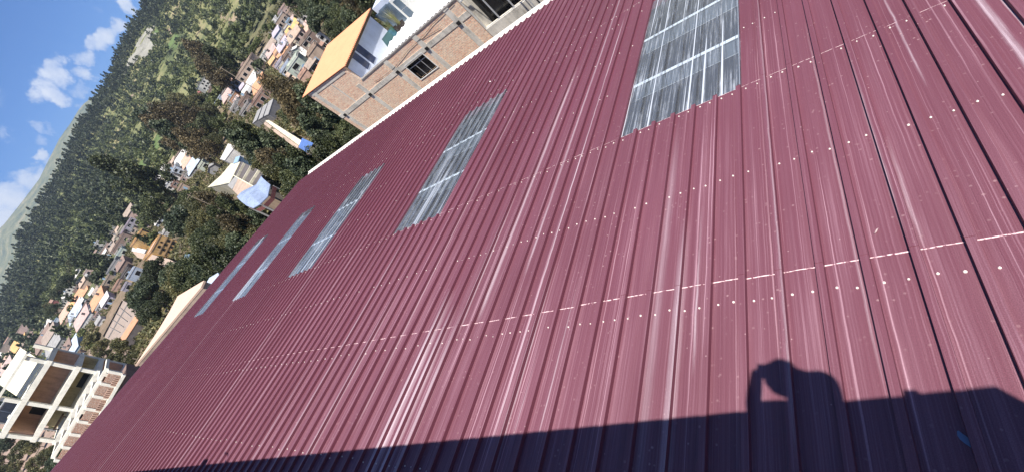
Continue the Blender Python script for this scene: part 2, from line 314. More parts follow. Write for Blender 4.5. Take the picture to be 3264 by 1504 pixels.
# ------------------------------------------------------------------ the big maroon roof
SLOPE = 0.243045; HR = 3.0
UT = Vector((math.cos(SLOPE), 0, -math.sin(SLOPE))); UN = Vector((math.sin(SLOPE), 0, math.cos(SLOPE)))
P_, S0 = 0.25728, -0.29115
T1, T2, T3, TE, SG = 2.429, 5.130, 9.86, 14.886, 25.246
def rp(s, t, n=0.0): return UT * t + Vector((0, s, 0)) + UN * (n - HR)
def rp_inv(px, py):
    d = ray(px, py); P = d * (-HR / d.dot(UN)); return P.y, P.dot(UT)
RB, RTOP, RH = 0.054, 0.048, 0.040       # rib foot width, top width, height
def profile(k0, k1):                      # rib and flat outline from rib k0 (its right foot) to just short of rib k1
    pts = []
    for k in range(k0, k1):
        s = S0 + k * P_; e = (RB - RTOP) / 2
        pts += [(s, 0), (s + e, RH), (s + RB - e, RH), (s + RB, 0)]
        f = P_ - RB
        for q in (0.33, 0.36, 0.64, 0.67): pts.append((s + RB + f * q, 0.0 if q in (0.33, 0.67) else 0.0012))
    pts.append((S0 + k1 * P_, 0)); return pts
warehouse = empty('warehouse', 'long low building with a maroon ribbed metal roof and clear skylight panels', 'building', (8, 10, -16))
def to_local(V): l = warehouse.location; return [(v[0] - l.x, v[1] - l.y, v[2] - l.z) for v in V]
def sheet(name, k0, k1, ta, tb, n0, mat, seamw=0.0, skew=0.0, parent=None, extra=0.004):
    pr = profile(k0, k1)
    if extra: pr = pr + [(pr[-1][0] + extra, 0)]
    nt_ = max(2, int((tb - ta) / 0.6)); V = []; UV = []; F = []; MI = []
    rows = [ta + (tb - ta) * i / nt_ for i in range(nt_ + 1)]
    ph = random.random() * 9
    for t in rows:
        for s, n in pr:
            dt = skew * (s - pr[0][0]) if t in (ta, tb) else 0
            wav = 0.0016 * math.sin(t * 1.7 + s * .8) + 0.001 * math.sin(s * 9 + t * 2.3)
            V.append(rp(s, t + dt, n + n0 + wav)); UV.append((s, t + dt))
    m_ = len(pr)
    for i in range(nt_):
        for j in range(m_ - 1):
            F.append((i * m_ + j, i * m_ + j + 1, (i + 1) * m_ + j + 1, (i + 1) * m_ + j)); MI.append(0)
    if seamw > 0:
        base = len(V)
        for q in (0, 1):
            for s, n in pr:
                dt = skew * (s - pr[0][0]); tt = tb + dt - (seamw * (0.7 + 0.6 * noise.noise(Vector((s * 7, k0, 3)))) if q == 0 else -0.001)
                V.append(rp(s, tt, n + n0 + 0.0022)); UV.append((s, tt))
        for s, n in pr:
            dt = skew * (s - pr[0][0]); V.append(rp(s, tb + dt + 0.001, n + n0 - 0.004)); UV.append((s, tb + 0.02))
        for j in range(m_ - 1):
            if pr[j][1] > 0.01 or pr[j + 1][1] > 0.01:
                if random.random() < 0.75: F.append((base + m_ + j, base + m_ + j + 1, base + 2 * m_ + j + 1, base + 2 * m_ + j)); MI.append(0)
                continue
            F.append((base + j, base + j + 1, base + m_ + j + 1, base + m_ + j)); MI.append(1)
            F.append((base + m_ + j, base + m_ + j + 1, base + 2 * m_ + j + 1, base + 2 * m_ + j)); MI.append(1)
    me = bpy.data.meshes.new(name); me.from_pydata(to_local(V), [], F)
    ul = me.uv_layers.new(name='UVMap')
    for p in me.polygons:
        for li in p.loop_indices: ul.data[li].uv = UV[me.loops[li].vertex_index]
    me.materials.append(mat); me.materials.append(M['seam'])
    me.polygons.foreach_set('material_index', MI)
    for p in me.polygons:
        pass
    o = bpy.data.objects.new(name, me); COL.objects.link(o); o.parent = parent or warehouse
    # normals up
    if me.polygons[0].normal.dot(UN) < 0: me.flip_normals()
    return o
KMAX = 99
SKY = [(5, 11), (26, 32), (47, 53), (66, 71), (84, 89)]
cuts = [-9, -4, 0, 5, 11, 16, 21, 26, 32, 37, 42, 47, 53, 57, 61, 66, 71, 75, 79, 84, 89, 94, KMAX]
for a, b_ in zip(cuts[:-1], cuts[1:]):
    sk = (a, b_) in SKY
    j = random.uniform(-0.008, 0.008)
    sheet('roof_sheet', a, b_, -3.2, T1 + j, 0.0066, M['roof'], 0.012, random.uniform(-0.004, 0.004))
    sheet('roof_sheet', a, b_, T1 - 0.18, T2 + random.uniform(-0.012, 0.012), 0.0044, M['roof'], 0.006, random.uniform(-0.003, 0.003))
    if sk: sheet('roof_sheet', a, b_, 9.05, T3, 0.0, M['roof'], 0.003)
    else: sheet('roof_sheet', a, b_, T2 - 0.18, T3 + random.uniform(-0.012, 0.012), 0.0022, M['roof'], 0.004)
    sheet('roof_sheet', a, b_, T3 - 0.18, TE, -0.0022, M['roof'], 0.0)
for i, (a, b_) in enumerate(SKY):
    s_ = sheet('skylight', a, b_, T2 - 0.12, 9.42, 0.0024, M['poly'], 0.0, extra=0.07)
    e = MB()
    for ss in (S0 + a * P_ + 0.012, S0 + b_ * P_ + 0.062):
        e.prism([rp(ss, T2 + 0.01, 0.006), rp(ss + 0.012, T2 + 0.01, 0.006), rp(ss + 0.012, 9.42, 0.006), rp(ss, 9.42, 0.006)], UN * 0.004)
    me = e; o = me.build('edge_strip', M['steel']); o.parent = s_
    for v in o.data.vertices: v.co -= warehouse.location
# purlins and the dark hall below the skylights
for t in [0.6, 2.25, 3.65, 5.02, 6.43, 7.88, 9.25, 10.7, 12.1, 13.5, 14.6]:
    o = MB().prism([rp(-2.6, t - 0.045, -0.012), rp(SG, t - 0.045, -0.012), rp(SG, t + 0.03, -0.012), rp(-2.6, t + 0.03, -0.012)], -UN * 0.006)
    pw_ = MB(); pw_.prism([rp(-2.6, t - 0.035, -0.018), rp(SG, t - 0.035, -0.018), rp(SG, t - 0.029, -0.018), rp(-2.6, t - 0.029, -0.018)], -UN * 0.20)
    o.prism([rp(-2.6, t - 0.035, -0.22), rp(SG, t - 0.035, -0.22), rp(SG, t + 0.035, -0.22), rp(-2.6, t + 0.035, -0.22)], -UN * 0.006)
    pu = o.build('purlin', paint((.86, .86, .84), .5, .03), warehouse, world=True)  # flanges whitened in the colour to look brightly lit
    wb = pw_.build('web', paint(srgb(120, 128, 136)[:3], 0.6, 0.1), warehouse, world=True); wb.parent = pu  # same purlin, its web coloured darker to look shaded
XE = rp(0, TE).x; ZE = rp(0, TE).z
wl = MB()
wl.box(XE - 0.35, XE - 0.12, -4, SG - 0.1, -16, ZE - 0.12)
gp = [(-3.0, SG - 0.30, -16), (XE - 0.351, SG - 0.30, -16), (XE - 0.351, SG - 0.30, ZE - 0.05), (-3.0, SG - 0.30, rp(0, -3.0 / math.cos(SLOPE)).z - 0.12)]
gp[3] = (-3.0, SG - 0.30, ZE - 0.05 + (XE - 0.35 + 3.0) * math.tan(SLOPE))
wl.prism(gp, (0, 0.2, 0)); wl.build('wall', M['concrete'], warehouse, world=True)
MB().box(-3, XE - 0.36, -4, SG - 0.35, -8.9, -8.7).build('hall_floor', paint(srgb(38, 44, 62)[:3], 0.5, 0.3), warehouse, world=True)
# white eave capping and gutter just past the rib ends, dark capping down the gable
ev = MB()
ev.box(XE + 0.004, XE + 0.30, -4.2, SG - 0.9, ZE - 0.10, ZE - 0.025)
ev.box(XE + 0.26, XE + 0.30, -4.2, SG - 0.9, ZE - 0.0245, ZE + 0.02)
ev.build('eave_gutter', M['eave'], warehouse, world=True)
g1 = [rp(S0 + KMAX * P_ + 0.006, -3.2, -0.02), rp(S0 + KMAX * P_ + 0.006, TE, -0.02)]
MB().prism([g1[0], g1[1], g1[1] + Vector((0, 0.07, 0)), g1[0] + Vector((0, 0.07, 0))], UN * 0.05).build('gable_trim', paint(srgb(96, 52, 66)[:3], 0.6, 0.1), warehouse, world=True)
# screws: white washers either side of each rib
rows = [(-0.6, .9), (0.75, .9), (2.21, .97), (3.64, .85), (5.07, .85), (6.52, 0.45), (7.88, 0.5), (9.28, 0.4), (9.8, 0.6), (10.7, 0.4), (12.1, 0.3), (14.6, 0.3)]
scr = []
for t, pr_ in rows:
    for k in range(-6, KMAX):
        for off in (-0.042, RB + 0.042):
            if random.random() > pr_: continue
            s = S0 + k * P_ + off + random.uniform(-.006, .006)
            if t > 5.08 and t < 9.4 and any(a * P_ + S0 - .02 < s < b_ * P_ + S0 + .1 for a, b_ in SKY): continue
            scr.append((s, t + random.uniform(-.02, .02)))
def screw_mb(mb, s, t, r):
    c = rp(s, t, 0.010); n_ = 8; v = []
    for rr, h in ((r, -0.003), (r * 0.9, 0.002), (r * 0.45, 0.0035), (r * 0.42, 0.008)):
        for i in range(n_): a = 6.283 * i / n_; v.append(c + Vector((0, 1, 0)) * rr * math.cos(a) + UT * rr * math.sin(a) + UN * h)
    f = [(q * n_ + i, q * n_ + (i + 1) % n_, (q + 1) * n_ + (i + 1) % n_, (q + 1) * n_ + i) for q in range(3) for i in range(n_)] + [tuple(range(3 * n_, 4 * n_))]
    mb.add(v, f)
scr_mat = paint(srgb(216, 206, 200)[:3], 0.5, 0.1, 20)
def vis(q):
    p = proj(q); return -50 < p.x < 3320 and -50 < p.y < 1560
scr = [q for q in scr]
scr.sort(key=lambda q: rp(*q).length if vis(rp(*q)) else 99)
for q in scr[:100]:
    mb = MB(); screw_mb(mb, q[0], q[1], 0.0088 + 0.003 * noise.noise(Vector((q[0] * 31, q[1] * 17, 2)))); mb.build('screw', scr_mat, warehouse, world=True)
mb = MB()
for q in scr[100:]: screw_mb(mb, q[0], q[1], 0.0088 + 0.003 * noise.noise(Vector((q[0] * 31, q[1] * 17, 2))))
props(mb.build('screws', scr_mat, warehouse, world=True), kind='stuff')

# small litter lying on the roof
def litter(name, label, cat, px, py, ln, wd, rz, mat, group=None):
    s, t = rp_inv(px, py); c = rp(s, t, 0.012)
    b_ = MB(); n_ = 7; v = []
    for i in range(n_):
        u = i / (n_ - 1) - 0.5; ww = wd * (1 - (2 * u) ** 2 * 0.8) / 2; bend = 0.12 * ln * math.sin(u * 4)
        for sg, h in ((-1, 0.002), (1, 0.006)):
            v.append((u * ln, bend + sg * ww, h))
    tri = [(2 * i, 2 * i + 1, 2 * i + 3, 2 * i + 2) for i in range(n_ - 1)]
    nv = len(v); v += [(a, b2, c2 - 0.002) for a, b2, c2 in v]; f = tri + [tuple(nv + j for j in q[::-1]) for q in tri]
    f += [(2 * i, 2 * i + 2, nv + 2 * i + 2, nv + 2 * i) for i in range(n_ - 1)] + [(2 * i + 1, nv + 2 * i + 1, nv + 2 * i + 3, 2 * i + 3) for i in range(n_ - 1)] + [(0, nv, nv + 1, 1), (2 * n_ - 2, 2 * n_ - 1, nv + 2 * n_ - 1, nv + 2 * n_ - 2)]
    b_.add(v, f); o = b_.build(name, mat)
    mt = Matrix((UT, Vector((0, 1, 0)), UN)).transposed().to_4x4() @ Matrix.Rotation(rz, 4, 'Z'); mt.translation = c; o.matrix_world = mt
    return props(o, label, cat, group)
litter('dry_leaf', 'small pale curled leaf lying on the maroon roof above the near white seam', 'leaf', 2795, 740, 0.05, 0.012, 2.3, paint(srgb(196, 172, 170)[:3]))
litter('feather', 'small white feather on the roof ribs between the two nearest skylights', 'feather', 1563, 262, 0.16, 0.035, 0.4, paint(srgb(228, 220, 216)[:3]))
a_, c_ = rp_inv(3052, 1350), rp_inv(3116, 1446)
litter('plastic_scrap', 'faint blue scrap of plastic lying in the dark shadow on the roof', 'plastic scrap', 3090, 1412, math.hypot(a_[0] - c_[0], a_[1] - c_[1]) * .8, 0.035, math.atan2(c_[0] - a_[0], c_[1] - a_[1]), paint(srgb(98, 118, 146)[:3]))

# ------------------------------------------------------------------ the building the photographer stands on, and the photographer
def sunpt(px, py, z):               # the point at height z whose shadow falls on that spot of the roof
    s, t = rp_inv(px, py); P = rp(s, t); return P + SUN * ((z - P.z) / SUN.z)
ZP = -0.42                          # parapet top
e1 = sunpt(400, 1504, ZP); e5 = sunpt(3170, 1228, ZP); e6 = sunpt(3264, 1273, ZP)
dirv = (e1 - e5); dirv.z = 0; dirv.normalize(); e0 = e5 + dirv * 22
back = Vector((e6.x - e5.x, e6.y - e5.y, 0)).normalized(); nrm = Vector((-dirv.y, dirv.x, 0))
if nrm.x > 0: nrm = -nrm
tower = empty('rooftop_building', 'taller concrete building whose parapet shades the near end of the maroon roof', 'building', (e5.x - 3, e5.y + 4, -16))
tb = MB()
c1 = e5 + back * 5; c0 = e0 + nrm * 5
ft = lambda p, z: Vector((p.x, p.y, z))
ins = nrm * 0.30 + dirv * 0.05
tb.prism([ft(e5, -16) + ins + nrm * .0, ft(e0, -16) + ins, ft(c0, -16), ft(c1, -16) + nrm * 2], (0, 0, 14.5))
tb.build('wall', M['concrete'], tower, world=True)
tb = MB().prism([ft(e5, -1.499), ft(e0, -1.499), ft(c0, -1.499), ft(c1, -1.499) + nrm * 2], (0, 0, 0.14)); tb.build('roof_slab', M['concrete_dark'], tower, world=True)
tb = MB()
tb.prism([ft(e5, -1.3585), ft(e0, -1.3585), ft(e0, -1.3585) + nrm * 0.15, ft(e5, -1.3585) + nrm * 0.15 + dirv * 0.1], (0, 0, ZP + 1.3585))
tb.prism([ft(e5, -1.3585) + nrm * 0.152 + back * .05, ft(c1, -1.3585), ft(c1, -1.3585) + dirv * 0.15, ft(e5, -1.3585) + nrm * 0.152 + dirv * 0.15 + back * .05], (0, 0, ZP + 1.3565))
for (px, py) in ((2905, 1251),):
    q = sunpt(px, py + 3, ZP - 0.02); tb.prism([q + Vector((-.015, -.03, 0)), q + Vector((.015, -.03, 0)), q + Vector((.015, .03, 0)), q + Vector((-.015, .03, 0))], (0, 0, .024))
tb.build('parapet', M['concrete'], tower, world=True)
# a bent wire stub and lump that stick up from the parapet (their shadow shows at the lower left)
q = sunpt(735, 1460, ZP); q2 = sunpt(728, 1437, ZP + 0.10)
mb = MB(); mb.bar(q - Vector((0, 0, .06)) + nrm * .03, q2, 0.012); mb.bar(q2, q2 + Vector((0.0, .07, .03)), 0.016)
props(mb.build('steel_stub', M['steel']), 'short bent steel bar standing up from the parapet edge', 'steel bar')
q = sunpt(655, 1470, ZP); mb = MB(); mb.prism([q + Vector((-.03, -.14, -.03)), q + Vector((.03, -.1, -.03)), q + Vector((.03, .14, -.03)), q + Vector((-.03, .1, -.03))], (0, 0, .09))
props(mb.build('brick', M['brick_x']), 'loose brick resting on the parapet near the steel bar', 'brick')

def skin(name, nodes, edges, mat, parent, root=0, sub=2):
    me = bpy.data.meshes.new(name); me.from_pydata([n[0] for n in nodes], edges, [])
    o = bpy.data.objects.new(name, me); COL.objects.link(o); o.parent = parent
    sm = o.modifiers.new('skin', 'SKIN'); sm.use_smooth_shade = True
    for i, n in enumerate(nodes):
        r = n[1]; me.skin_vertices[0].data[i].radius = (r, r) if not isinstance(r, tuple) else r
        me.skin_vertices[0].data[i].use_root = (i == root)
    o.modifiers.new('sub', 'SUBSURF').levels = sub; o.modifiers['sub'].render_levels = sub
    me.materials.append(mat); return o
SZ = lambda zx, zy, z: sunpt(2264 + zx * 0.3882, 1050 + zy * 0.3882, z)
skinm = paint(srgb(150, 108, 86)[:3], 0.55, 0.08, 6); jacket = paint(srgb(46, 52, 70)[:3], 0.85, 0.15, 4); jeans = paint(srgb(40, 52, 78)[:3], 0.85, 0.15, 4); hairm = paint(srgb(24, 20, 18)[:3], 0.7, 0.2, 30)
head = SZ(606, 392, 0.24); neck = SZ(745, 432, 0.12); chest = SZ(840, 560, 0.02); 
pelv = chest + nrm * 0.35 + Vector((0, 0, -0.46)); midb = (chest + pelv) / 2 + Vector((0, 0, .03))
shL = SZ(905, 432, 0.03); shR = SZ(700, 650, 0.00)
person = empty('person', 'person in a dark jacket leaning over the parapet, holding up a phone', 'person', (pelv.x, pelv.y, -1.359))
loc = lambda p: Vector(p) - person.location
elA = SZ(348, 655, -0.34); wrA = SZ(384, 335, 0.06); haA = SZ(415, 300, 0.05)
elB = SZ(1010, 640, -0.30); wrB = SZ(760, 480, -0.12); haB = SZ(600, 420, -0.02)
haB = SZ(520, 330, 0.04); wrB = SZ(590, 395, 0.0); elB = SZ(800, 640, -0.22)
hipL = pelv + dirv * 0.1 + Vector((0, 0, -.04)); hipR = pelv - dirv * 0.1 + Vector((0, 0, -.04))
fl = -1.359 + 0.06
knL = Vector((hipL.x, hipL.y, -1.359 + 0.46)) + dirv * 0.03 - nrm * 0.04; knR = Vector((hipR.x, hipR.y, -1.359 + 0.46)) - dirv * 0.03 - nrm * .04
anL = Vector((knL.x, knL.y, fl + .03)) + nrm * 0.05; anR = Vector((knR.x, knR.y, fl + .03)) + nrm * 0.05
nodes = [(loc(pelv), 0.13), (loc(midb), 0.125), (loc(chest), 0.135), (loc(neck), 0.088), (loc(head), 0.095), (loc(head) + (loc(head) - loc(neck)).normalized() * 0.06, 0.07),
         (loc(shL), 0.088), (loc(elB), 0.05), (loc(wrB), 0.028), (loc(shR), 0.060), (loc(elA), 0.056), (loc(wrA), 0.037),
         (loc(hipL), 0.09), (loc(knL), 0.06), (loc(anL), 0.042), (loc(anL) - nrm * 0.17 + Vector((0, 0, -.03)), 0.033),
         (loc(hipR), 0.09), (loc(knR), 0.06), (loc(anR), 0.042), (loc(anR) - nrm * 0.17 + Vector((0, 0, -.03)), 0.033)]
ed = [(0, 1), (1, 2), (2, 3), (3, 4), (4, 5), (2, 6), (6, 7), (7, 8), (2, 9), (9, 10), (10, 11), (0, 12), (12, 13), (13, 14), (14, 15), (0, 16), (16, 17), (17, 18), (18, 19)]
skin('body', nodes, ed, jacket, person)
hm = MB(); hd = loc(head); fw = (cam.location - head).normalized()
bm = bmesh.new(); bmesh.ops.create_uvsphere(bm, u_segments=20, v_segments=14, radius=0.103)
for v in bm.verts: v.co.x *= 1.12; v.co += Vector((rng.normal(), rng.normal(), rng.normal())) * .0035; v.co += hd + (loc(head) - loc(neck)).normalized() * 0.025 - fw * 0.016
me = bpy.data.meshes.new('hair'); bm.to_mesh(me); bm.free(); me.materials.append(hairm); o = bpy.data.objects.new('hair', me); COL.objects.link(o); o.parent = person
def hand(h, wr, tgt):
    d = (h - wr).normalized(); side = d.cross(Vector((0, 0, 1))).normalized()
    skin('hand', [(loc(wr), .032), (loc(wr + d * .045), .037), (loc(wr + d * .085), .032)], [(0, 1), (1, 2)], skinm, person, 0)
    for i in range(4):
        b0 = wr + d * .085 + side * (-.026 + .0175 * i); ln = (.062, .072, .068, .052)[i]; cv = (tgt - b0).normalized()
        a = b0 + (d * .6 + cv * .4) * ln * .45; b2 = a + (d * .2 + cv * .8) * ln * .35; c2 = b2 + (cv - d * .3).normalized() * ln * .25
        skin('finger', [(loc(b0 - d * .02), .009), (loc(a), .0085), (loc(b2), .0078), (loc(c2), .006)], [(0, 1), (1, 2), (2, 3)], skinm, person, 0, 1)
    t0 = wr + d * .03 - side * .028; skin('thumb', [(loc(t0), .011), (loc(t0 - side * .025 + d * .025), .0095), (loc(t0 - side * .02 + d * .055), .008)], [(0, 1), (1, 2)], skinm, person, 0, 1)
fwd = ROT @ Vector((0, 0, -1)); upc = ROT @ Vector((0, 1, 0)); rtc = ROT @ Vector((1, 0, 0))
pc = -fwd * 0.012                    # the phone's lens is the camera
phone = empty('phone', 'dark phone held up in both hands above the parapet', 'phone', pc)
b_ = bmesh.new(); bmesh.ops.create_cube(b_, size=1)
for v in b_.verts: v.co = rtc * (v.co.x * 0.15 - 0.008) + upc * (v.co.y * 0.074 - 0.02) + fwd * (v.co.z * 0.008 - 0.004)
bmesh.ops.bevel(b_, geom=b_.edges[:], offset=0.003, segments=2, affect='EDGES')
me = bpy.data.meshes.new('case'); b_.to_mesh(me); b_.free(); me.materials.append(M['black']); o = bpy.data.objects.new('case', me); COL.objects.link(o); o.parent = phone
mb = MB(); q = [(-.078, -.052), (.062, -.052), (.062, .012), (-.078, .012)]
mb.prism([rtc * a + upc * c - fwd * 0.0085 for a, c in q], -fwd * 0.001); mb.build('screen', M['glass_dark'], phone)
haA = pc - rtc * 0.085 - upc * .03 - fwd * .07; hand(haA, wrA, pc - rtc * .09 - fwd * .09); hand(pc - rtc * 0.02 - fwd * 0.04, wrB, pc)
# ------------------------------------------------------------------ terrain
RIDGE = [(-180, 4), (20, 7.3), (44, 7.2), (50, 6.3), (53.7, 5.95), (58.2, 5.65), (61.7, 5.2), (64.3, 5.05), (68.3, 4.7), (72, 4.15), (75.3, 3.9), (77.2, 3.9), (79.1, 3.25), (81.4, 2.72), (82.5, 2.5), (86, 1.9), (92, 1.4), (100, 1.0), (180, 4)]
FARR = [(-180, 4), (60, 4.5), (64.0, 5.9), (64.9, 6.05), (66.5, 5.95), (68, 6.0), (70.3, 5.75), (72, 5.55), (74.3, 5.6), (76.6, 5.7), (77.5, 5.85), (79, 5.0), (82, 4.6), (90, 3.6), (110, 3), (180, 4)]
VAL = [(0, -16), (60, -16), (100, -17), (150, -18.5), (200, -20), (250, -19.5), (300, -15.5)]
def lerp(tab, x):
    if x <= tab[0][0]: return tab[0][1]
    for (a, p), (b_, q) in zip(tab[:-1], tab[1:]):
        if x <= b_: return p + (q - p) * (x - a) / (b_ - a)
    return tab[-1][1]
def ground(x, y, rough=True):
    d = math.hypot(x, y); az = math.degrees(math.atan2(y, x))
    r = (1.6 * noise.noise(Vector((x * .012, y * .012, 0))) + 0.5 * noise.noise(Vector((x * .05, y * .05, 3)))) if rough else 0
    if d <= 300: return lerp(VAL, d) + r * min(1, max(0, (d - 80) / 150))
    e3 = math.degrees(math.atan2(-15.5, 300)); er = lerp(RIDGE, az)
    if d <= 1000:
        u = (d - 300) / 700; el = e3 + (er - e3) * u ** 0.75
        return d * math.tan(R(el)) + r * (1 + 3 * u)
    zt = 1000 * math.tan(R(er)); far = 5200 * math.tan(R(lerp(FARR, az)))
    big = 60 * noise.noise(Vector((x * .0012, y * .0012, 5))) + 25 * noise.noise(Vector((x * .004, y * .004, 5)))
    if d <= 1500: return zt + (zt * 0.45 - zt) * (d - 1000) / 500 + r * 4
    if d <= 2600: return zt * 0.45 + (20 - zt * 0.45) * (d - 1500) / 1100 + big * (d - 1500) / 1100 * .5
    if d <= 5200: return 20 + (far - 20) * ((d - 2600) / 2600) ** 1.1 + big * (1 - (d - 2600) / 2600) - 40 * math.sin(math.pi * (d - 2600) / 2600)
    return far * (1 - (d - 5200) / 6000) 
def hit(px, py, dmax=1000):         # where that sight line meets the ground
    d = ray(px, py); k = math.hypot(d.x, d.y); lo = 15
    D = 40
    while D < dmax:
        p = d * (D / k)
        if p.z <= ground(p.x, p.y, False): break
        D *= 1.01
    p = d * (D / k); return Vector((p.x, p.y, ground(p.x, p.y)))
dl = [0.5, 20, 40, 60] + list(np.arange(75, 320, 12)) + list(np.arange(330, 1060, 18)) + list(np.arange(1100, 2600, 110)) + list(np.arange(2700, 5500, 130)) + [6500, 9000]
al = list(np.arange(-180, 30, 10)) + list(np.arange(30, 110, 0.75)) + list(np.arange(110, 180, 10))
V = []; F = []
for a in al:
    for d in dl: x, y = d * math.cos(R(a)), d * math.sin(R(a)); V.append((x, y, ground(x, y)))
na, nd = len(al), len(dl)
for i in range(na):
    for j in range(nd - 1):
        i2 = (i + 1) % na; F.append((i * nd + j, i * nd + j + 1, i2 * nd + j + 1, i2 * nd + j))
m, N_, L_, b = newmat('hillside_earth_and_scrub')
gp_ = N_.new('ShaderNodeNewGeometry').outputs['Position']
n1 = noi(N_, L_, gp_, 0.011, 4, 0.6, 0.4); n2 = noi(N_, L_, gp_, 0.06, 4, 0.65); n3 = noi(N_, L_, gp_, 0.5, 3, 0.7)
s_ = mth(N_, L_, 'ADD', mth(N_, L_, 'MULTIPLY', n1, 0.45), mth(N_, L_, 'ADD', mth(N_, L_, 'MULTIPLY', n2, 0.35), mth(N_, L_, 'MULTIPLY', n3, 0.2)))
L_.new(ramp(N_, L_, s_, [(0.36, srgb(52, 62, 36)), (0.46, srgb(80, 88, 52)), (0.54, srgb(112, 112, 72)), (0.62, srgb(140, 128, 98)), (0.72, srgb(160, 144, 120))]), b.inputs['Base Color']); setc(b, 'Roughness', 1.0)
ln_ = N_.new('ShaderNodeVectorMath'); ln_.operation = 'LENGTH'; L_.new(gp_, ln_.inputs[0]); vl_ = N_.new('ShaderNodeMapRange'); L_.new(ln_.outputs['Value'], vl_.inputs[0]); vl_.inputs[1].default_value = 400; vl_.inputs[2].default_value = 280
L_.new(mixc(N_, L_, vl_.outputs[0], b.inputs['Base Color'].links[0].from_socket, ramp(N_, L_, s_, [(0.38, srgb(58, 54, 40)), (0.5, srgb(96, 84, 66)), (0.62, srgb(136, 116, 98))])), b.inputs['Base Color'])
bp = N_.new('ShaderNodeBump'); setc(bp, 'Strength', 1.0); setc(bp, 'Distance', 1.5); L_.new(n2, bp.inputs['Height']); L_.new(bp.outputs[0], b.inputs['Normal'])
me = np_mesh('terrain', V, F, [m], smooth=True)
o = bpy.data.objects.new('terrain', me); COL.objects.link(o); props(o, kind='structure')
if me.polygons[200].normal.z < 0: me.flip_normals()

PATCH = []
def inpoly(x, y, poly):
    c = False; n = len(poly)
    for i in range(n):
        (x1, y1), (x2, y2) = poly[i], poly[i - 1]
        if (y1 > y) != (y2 > y) and x < (x2 - x1) * (y - y1) / (y2 - y1) + x1: c = not c
    return c
def patch(name, pix, mat, lift=0.25):
    """a bare or mown area draped over the hill"""
    W = [hit(*p) for p in pix]; poly = [(q.x, q.y) for q in W]
    xs = [p[0] for p in poly]; ys = [p[1] for p in poly]
    stp = max(1.5, min(max(xs) - min(xs), max(ys) - min(ys)) / 26)
    V = []; F = []; idx = {}
    nx = int((max(xs) - min(xs)) / stp) + 2; ny = int((max(ys) - min(ys)) / stp) + 2
    for i in range(nx):
        for j in range(ny):
            x = min(xs) + i * stp; y = min(ys) + j * stp
            wx = stp * 1.6 * noise.noise(Vector((x * .12, y * .12, 9)))
            if inpoly(x + wx, y - wx, poly):
                b4 = []
                for (a, c) in ((i, j), (i + 1, j), (i + 1, j + 1), (i, j + 1)):
                    if (a, c) not in idx:
                        idx[(a, c)] = len(V); X = min(xs) + a * stp; Y = min(ys) + c * stp; V.append((X, Y, ground(X, Y) + lift + 0.8 * lift * noise.noise(Vector((X * .2, Y * .2, 1)))))
                    b4.append(idx[(a, c)])
                F.append(tuple(b4))
    if not F: return
    me = np_mesh(name, V, F, [mat], smooth=True)
    if me.polygons[0].normal.z < 0: me.flip_normals()
    o = bpy.data.objects.new(name, me); COL.objects.link(o); props(o, kind='structure'); PATCH.append(poly)
rockm = paint(srgb(134, 132, 122)[:3], 0.95, 0.22, 0.05, bump=1.0); grassm = paint(srgb(82, 100, 54)[:3], 0.95, 0.16, 0.05); grassd = paint(srgb(72, 84, 48)[:3], 0.95, 0.2, 0.05)
soilm = paint(srgb(136, 120, 98)[:3], 0.95, 0.15, 0.06); soilp = paint(srgb(140, 120, 108)[:3], 0.95, 0.15, 0.06); strawm = paint(srgb(116, 116, 76)[:3], 0.95, 0.2, 0.05)
patch('rock_face', [(498, 74), (484, 112), (500, 120), (498, 148), (480, 172), (468, 190), (450, 185), (446, 205), (420, 228), (402, 248), (400, 228), (412, 200), (440, 175), (445, 150), (450, 135), (470, 105), (490, 80)], rockm, 0.6)
patch('field', [(550, 385), (548, 405), (585, 402), (545, 412), (520, 455), (490, 490), (496, 450), (525, 410)], grassm)
patch('field', [(600, 250), (612, 285), (575, 330), (550, 345), (540, 335), (585, 290)], strawm)
patch('field', [(552, 100), (575, 122), (570, 160), (535, 165), (540, 130)], grassm)
patch('field', [(680, 60), (700, 75), (650, 110), (612, 150), (608, 140), (640, 100)], strawm)
patch('field', [(505, 360), (512, 378), (480, 420), (462, 432), (470, 400)], grassd)
patch('field', [(478, 505), (490, 512), (455, 560), (440, 550), (455, 520)], grassm)
patch('field', [(510, 90), (518, 105), (500, 118), (482, 110), (495, 95)], grassm)
patch('bare_soil', [(462, 538), (488, 556), (484, 572), (448, 560), (452, 545)], soilm)
patch('bare_soil', [(428, 300), (436, 312), (412, 312), (410, 302)], soilp)
patch('bare_soil', [(730, 180), (745, 210), (715, 245), (690, 262), (700, 220)], soilm)
patch('bare_soil', [(700, 40), (735, 60), (760, 52), (775, 75), (740, 80), (705, 60)], soilm)
patch('bare_soil', [(540, 90), (552, 100), (545, 112), (535, 105)], soilp)
patch('bare_soil', [(450, 575), (500, 560), (520, 600), (480, 620)], soilm)
patch('bare_soil', [(0, 1330), (150, 1340), (200, 1504), (0, 1504)], soilp)
patch('bare_soil', [(290, 1110), (400, 1120), (430, 1160), (340, 1200), (280, 1170)], soilp)
def on_patch(x, y): return any(inpoly(x, y, p) for p in PATCH)

